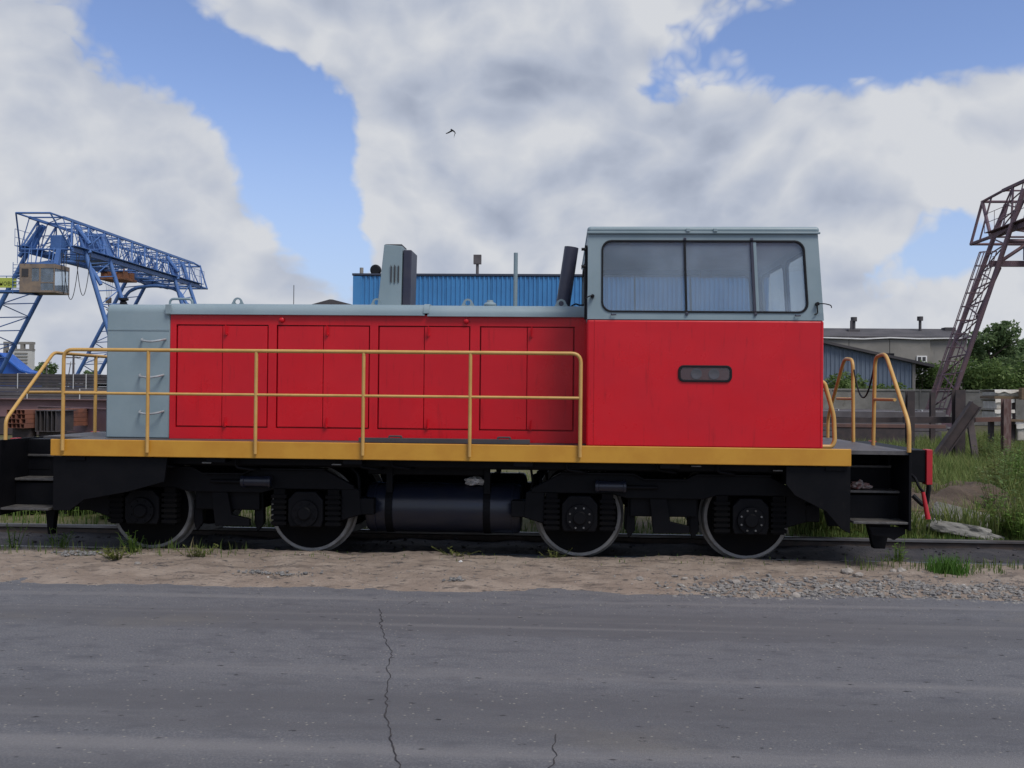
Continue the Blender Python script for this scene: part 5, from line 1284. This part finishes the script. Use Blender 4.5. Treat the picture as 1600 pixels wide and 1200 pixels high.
# left, seen under the frame end
for i, (px, py, Yt, h) in enumerate(((20,800,12.4,.26),(58,800,12.5,.24),(95,798,12.6,.34),(120,796,12.4,.40),(140,795,12.7,.44),(158,792,12.6,.40),(35,795,13.6,.3),(80,792,13.8,.34),(175,800,12.3,.22))):
    a = at(px, py, Yt); weed(a.x, Yt, h*.62, 34, 'leaf_weed', 'leafy green weeds behind the far rail under the left frame end', .26, .06, 'weeds under the left frame end')
# right, behind the track
for i, (px, py, Yt, h, n, m, sp) in enumerate(((1262,820,12.2,.42,16,'leaf_olive',.22),(1283,820,12.0,.50,20,'leaf_olive',.26),(1306,822,12.1,.34,16,'leaf_olive',.25),(1325,826,11.9,.20,12,'leaf_olive',.2),(1240,815,12.8,.40,14,'leaf_weed',.25))):
    a = at(px, py, Yt); weed(a.x, Yt, h, n, m, 'olive green weeds between the rear wheel and the cab stairs', sp, .04, 'weeds by the cab stairs')
a = at(1404, 888, 9.55); weed(a.x, 9.55, .30, 16, 'leaf_weed', 'tall green weed growing on the near rail below the cab stairs', .13, .035, z=-.03)
a = at(1384, 886, 9.55); weed(a.x, 9.55, .14, 8, 'leaf_weed', 'short weed just left of the tall weed on the near rail', .12, .03, z=-.03)
a = at(845, 775, 12.6); weed(a.x, 12.6, .62, 14, 'leaf_weed', 'bright green weed seen through the gap right of the fuel tank', .3, .06, z=0)
for (px, py, Yt, h, n, lab) in ((20,862,9.62,.28,8,'thin weed by the near rail at the left picture edge'),(92,862,9.6,.30,16,'bushy dark weed on the near rail below the left stairs'),(208,862,9.45,.22,18,'low weed clump hiding the leftmost wheel'),(185,880,8.95,.10,18,'flat yellowish weed patch on the sand below the leftmost wheel'),(305,876,9.1,.11,14,'small yellowish weed on the sand between the left wheels'),(865,866,9.45,.08,10,'tiny weed at the third wheel'),(712,865,9.45,.06,8,'tiny weed on the sand below the fuel tank')):
    a = at(px, py, Yt); weed(a.x, Yt, h, n, 'leaf_weed' if h > .12 else 'leaf_olive', lab, .15+.1*(h < .12), .03, z=verge_z(a.x, Yt))
for (px, py, Yt, h) in ((300,860,9.3,.16),(310,862,9.28,.14)):
    pass
tag(blades('dry_stalks', [(at(305,862,9.3).x+dx, 9.3, verge_z(at(305,862,9.3).x+dx,9.3), 1) for dx in (-.05,-.02,.01,.04)], .14, .2, .004, 'straw', kind=None), 'few dry pale stalks standing between the left wheels', 'dry stalks')
# right hand meadow: tall weeds, individual clumps nearest, the rest as a mass of grass
spots = []
while len(spots) < 70000:
    y = 11.9+(40-11.9)*rng.random()**1.6; x = rng.uniform(.33*y-1.2, .58*y+1.5)
    if 12 < y < 15.2 and x < 5.75+(y-12)*.28: continue
    d = .5+.5*fbm(x, y, .55, 3)
    if rng.random() > d+.35: continue
    spots.append((x, y, field_z(x, y), .5+.7*d))
blades('meadow_grass', spots, .12, .55, .008, 'grass_field', lean=.6)
spots = []
for _ in range(4000):
    y = 11.55+rng.random()**1.5*14; x = rng.uniform(-.62*y-2, -.42*y+2.2)
    spots.append((x, y, field_z(x, y), 1))
for _ in range(5200):
    y = 11.5+rng.random()**2*8; x = rng.uniform(-4.5, 4.6)
    spots.append((x, y, field_z(x, y), .7))
for _ in range(2600): x = rng.uniform(2.9, 5.6); y = rng.uniform(11.42, 12.0); spots.append((x, y, field_z(x,y), .35))
blades('track_side_grass', spots, .08, .24, .007, 'grass')
for i in range(95):
    y = 11.9+14*rng.random()**1.4; x = rng.uniform(.40*y+.3, .56*y+.2)
    if y < 15 and x < 6.0: continue
    weed(x, y, rng.uniform(.4, .95), 13, rng.choice(['leaf_weed','leaf_bush','leaf_olive','leaf_bush']), 'tall wild weed standing in the meadow right of the locomotive', .34, .055, 'tall weeds in the right meadow', name='tall_weed')
for (px, py, Yt, h, lab) in ((1540,815,13.0,.36,'green weed growing on the dirt mound'),(1578,850,11.9,.42,'weed at the right end of the far rail'),(1592,846,11.7,.38,'weed at the right picture edge beside the far rail')):
    a = at(px, py, Yt); weed(a.x, Yt, h, 16, 'leaf_weed', lab, .26, .045, z=0)
# grass tuft on the sand and verge grass
a = at(1485, 905, 9.0)
tag(blades('grass_tuft', [(a.x+max(-.17,min(.17,rng.gauss(0,.09))), 9.05+max(-.15,min(.15,rng.gauss(0,.08))), verge_z(a.x,9.05), 1) for _ in range(420)], .09, .19, .004, 'grass_bright', kind=None, lean=.7), 'bright green grass tuft on the sand right of the gravel', 'grass tuft')
sp = []
for _ in range(2600):
    x = rng.uniform(-7, 5.2); y = rng.uniform(9.05, 9.66)
    k = (.9 if (x < -3.0 or x > 2.6) else .28)
    if rng.random() < k*(.35+.9*max(0, fbm(x, y, 2.2, 3))): sp.append((x, y, verge_z(x,y), k))
for _ in range(500): x = rng.uniform(3.3, 5); y = rng.uniform(8.7, 9.5); sp.append((x, y, verge_z(x,y), .5)) if fbm(x,y,2.5,3) > .1 else None
blades('verge_grass', sp, .05, .14, .004, 'grass')

# ------------------------------------------------------------------ mound, slabs, stones
def mound_z(x, y):
    u, v = (x-5.6)/1.9, (y-15.1)/1.5
    return field_z(x,y)-.05 + .34*max(0, 1-smooth(.35, 1.0, math.hypot(u*.9, v)))*(.85+.5*fbm(x,y,1.5,4)) + .03*fbm(x,y,5,3)
o = sheet('dirt_mound', 3.2, 8.2, 13.4, 17.0, .07, .07, mound_z, 'mound')
def slab(name, pts, z0, th, rot, c, m, label, cat):
    b = MB(); n = len(pts); b.prismz(pts, 0, th)
    o = b.build(name, m, bevel=.012, loc=(0,0,0)); o.location = c; o.rotation_euler = rot; return tag(o, label, cat)
def rockmesh(seed, n=2):
    bm = bmesh.new(); bmesh.ops.create_icosphere(bm, subdivisions=n, radius=1)
    for v in bm.verts:
        k = 1+.45*mnoise.noise(v.co*1.1+Vector((seed*3.7,0,0)))+.2*mnoise.noise(v.co*2.7+Vector((0,seed,0))); v.co *= k
    me = bpy.data.meshes.new('rock'); bm.to_mesh(me); bm.free(); return me
RM = []
for k in range(6):
    me = rockmesh(k+1.3); RM.append(me)
def rock(x, y, z, s, m, label, cat='stone', group=None, flat=.62, k=None):
    me = RM[rng.randrange(6)].copy(); me.materials.append(MATS[m]); o = bpy.data.objects.new('stone', me); COL.objects.link(o)
    o.location = (x, y, z+s*flat*.3); o.scale = (s, s*rng.uniform(.7,1), s*flat); o.rotation_euler = (rng.uniform(-.2,.2), rng.uniform(-.2,.2), rng.uniform(0,6.3)); tag(o, label, cat, group); return o
def chunk(px, py, Yt, sc, rot, m, label, seed):
    bm = bmesh.new(); bmesh.ops.create_icosphere(bm, subdivisions=4, radius=1)
    for v in bm.verts:
        q = v.co.copy(); f = 1+.5*mnoise.noise(q*1.0+Vector((seed,0,0)))+.12*mnoise.noise(q*3+Vector((0,seed,0)))+.05*mnoise.noise(q*7+Vector((0,seed,2)))
        v.co = Vector((q.x*sc[0]*f, q.y*sc[1]*f, max(-.7, min(.6, q.z*1.3*f))*sc[2]))
    me = bpy.data.meshes.new('concrete_chunk'); bm.to_mesh(me); bm.free(); me.materials.append(MATS[m])
    a = at(px, py, Yt); o = bpy.data.objects.new('concrete_chunk', me); COL.objects.link(o); o.location = (a.x, Yt, a.z); o.rotation_euler = rot
    return tag(o, label, 'slab')
chunk(1500, 829, 11.95, (.34,.20,.11), (R(-12),R(8),R(-6)), 'oldconcrete', 'pale broken concrete slab lying nearest the far rail', 4.2)
chunk(1450, 836, 12.0, (.13,.10,.08), (R(10),R(-12),R(30)), 'oldconcrete', 'small broken concrete lump left of the pale slab', 2.9)
chunk(1545, 838, 11.9, (.20,.12,.07), (R(-6),R(14),R(-20)), 'oldconcrete', 'flat concrete fragment right of the pale slab', 6.3)
chunk(1470, 806, 12.8, (.22,.12,.10), (R(6),R(-8),R(10)), 'oldconcrete', 'grey concrete fragment under the branch heap', 1.7)
chunk(1528, 812, 12.5, (.46,.15,.15), (R(-8),R(13),R(-8)), 'oldconcrete', 'long broken concrete slab leaning behind the pale slab', 9.7)
for px, py, Yt, s, m, lab in ((1455,826,12.5,.19,'darkgravel','dark rounded boulder behind the red lever'),(1425,835,12.2,.10,'stone','pale round stone left of the dark boulder'),(1441,838,12.1,.09,'stone','brownish stone at the foot of the dark boulder'),(1432,826,12.7,.09,'stone','grey stone behind the pale round stone'),(1478,812,13.0,.13,'darkgravel','dark rubble lump at the foot of the dirt mound'),(1500,808,13.1,.10,'stone','grey rubble lump on the dirt mound foot')):
    a = at(px, py, Yt); rock(a.x, Yt, .0, s, m, lab)
br_ = MB()
for k in range(9):
    x = 4.6+rng.uniform(-.3,.9); y = 12.9+rng.uniform(-.2,.3); an = rng.uniform(-.4,.4); l = rng.uniform(.2,.5)
    br_.path([(x-l*math.cos(an),y-l*math.sin(an),.10+rng.uniform(0,.08)),(x,y,.16),(x+l*math.cos(an),y+l*math.sin(an)*.5,.10+rng.uniform(0,.1))], .008, 5)
tag(br_.build('branch_heap', 'wood'), 'heap of thin broken branches at the foot of the dirt mound', 'branches')
# larger stones on the verge, then gravel as a mass
big = [(1325,900,.055,'pale stone, largest on the verge left of the grass tuft'),(1340,903,.05,'pale stone touching the largest verge stone'),(1395,897,.035,'small stone near the weed on the rail'),(1408,898,.04,'rounded stone right of the small stone near the rail weed'),(1383,903,.03,'small stone in front of the rail weed'),(1070,905,.03,'lone stone on the sand left of the gravel'),(1000,907,.035,'lone pale stone on the sand below the third wheel'),
       (1180,928,.045,'light angular stone in the middle of the gravel'),(1243,926,.045,'light flat stone in the gravel right of the middle'),(1150,912,.04,'light stone at the upper left of the gravel'),(720,883,.018,'tiny white stone on the sand below the fuel tank'),(215,882,.03,'white lump beside the yellowish weed patch')]
for px, py, s, lab in big:
    d = ray(px, py); p = CAM+d*((.03-CAM.z)/d.z); rock(p.x, p.y, verge_z(p.x,p.y), s, 'stone' if s > .02 else 'white', lab)
def gravel(name, spots, m):
    me = bpy.data.meshes.new(name); vs = []; fs = []
    bases = [rockmesh(20+k, 1) for k in range(5)]
    for x, y, z, s in spots:
        b = rng.choice(bases); i = len(vs); an = rng.uniform(0,6.283); ca, sa = math.cos(an), math.sin(an); fx, fy, fz = rng.uniform(.7,1.3), rng.uniform(.7,1.2), rng.uniform(.45,.85)
        for v in b.vertices: X_, Y_ = v.co.x*s*fx, v.co.y*s*fy; vs.append((x+X_*ca-Y_*sa, y+X_*sa+Y_*ca, z+v.co.z*s*fz+s*.15))
        fs += [tuple(q+i for q in p.vertices) for p in b.polygons]
    o = raw(name, vs, fs, m); o['kind'] = 'stuff'; return o
sp = []
while len(sp) < 2300:
    x = rng.uniform(.7, 4.2); y = edge_y(x)+rng.gauss(.28, .20)
    if y < edge_y(x)-.12: continue
    dn_ = smooth(.7, 1.5, x)*(1-.75*smooth(8.55, 8.95, y))
    if rng.random() < dn_: sp.append((x, y, verge_z(x,y), .008+.020*rng.random()**2.5))
for _ in range(1600): x = rng.uniform(-6, 5); y = rng.uniform(7.5, 9.45); sp.append((x, y, max(verge_z(x,y), road_z(x,y)), .003+.008*rng.random()**3))
gravel('gravel', sp, 'gravel')
sp = []
for cx_, cy_, sx_, sy_, n in ((at(122,868,9.1).x,9.15,.13,.06,170),(at(443,902,8.3).x,8.35,.10,.05,90),(at(395,900,8.4).x,8.42,.06,.04,50),(at(712,908,8.2).x,8.2,.05,.04,40)):
    for _ in range(n): x, y = rng.gauss(cx_, sx_), rng.gauss(cy_, sy_); sp.append((x, y, verge_z(x,y)+.01, .005+.014*rng.random()**2))
gravel('cinder', sp, 'darkgravel')
sp = []
for _ in range(900): x = rng.uniform(-7.5, 6); y = rng.uniform(9.78, 11.25); sp.append((x, y, bed_z(x,y), .006+.022*rng.random()**3))
gravel('bed_rubble', sp, 'bedsoil')

# ------------------------------------------------------------------ bird in flight
Y = 42.0; c = at(708, 205, Y)
bm_ = MB()
def W(px, py): return at(px, py, Y)
body = [W(704.6,203.0)+Vector((0,-.10,0)), W(706.5,203.6)+Vector((0,-.03,0)), W(708.5,204.6), W(711,206.4)+Vector((0,.06,0)), W(711.6,207.6)+Vector((0,.1,0))]
bm_.path(body, .012, 8, .012)
bm_.path([body[0].lerp(body[1],.3), body[1], body[2], body[3].lerp(body[2],.3)], .035, 8, .028)
def wing(pts, ch):
    n = len(pts); vs = []; fs = []
    for i, p in enumerate(pts):
        cw = ch[i]; vs += [p+Vector((0,-cw*.4,.012)), p+Vector((0,cw*.6,-.012)), p+Vector((0,cw*.1,-.030*(1-i/n)-.006))]
    for i in range(n-1):
        for k in range(3): fs.append((3*i+k, 3*i+3+k, 3*i+3+(k+1)%3, 3*i+(k+1)%3))
    fs += [(0,1,2), (3*n-3,3*n-1,3*n-2)]; bm_.add(vs, fs)
wing([W(707,203.8), W(703.5,205.5), W(700,207.5), W(696.5,208.7)], [.16,.15,.11,.02])
wing([W(710,205.2), W(711,207.5), W(710,211), W(709.2,215)], [.16,.14,.10,.02])
tag(bm_.build('bird', 'bird'), 'small dark bird gliding with swept wings below the clouds', 'bird')
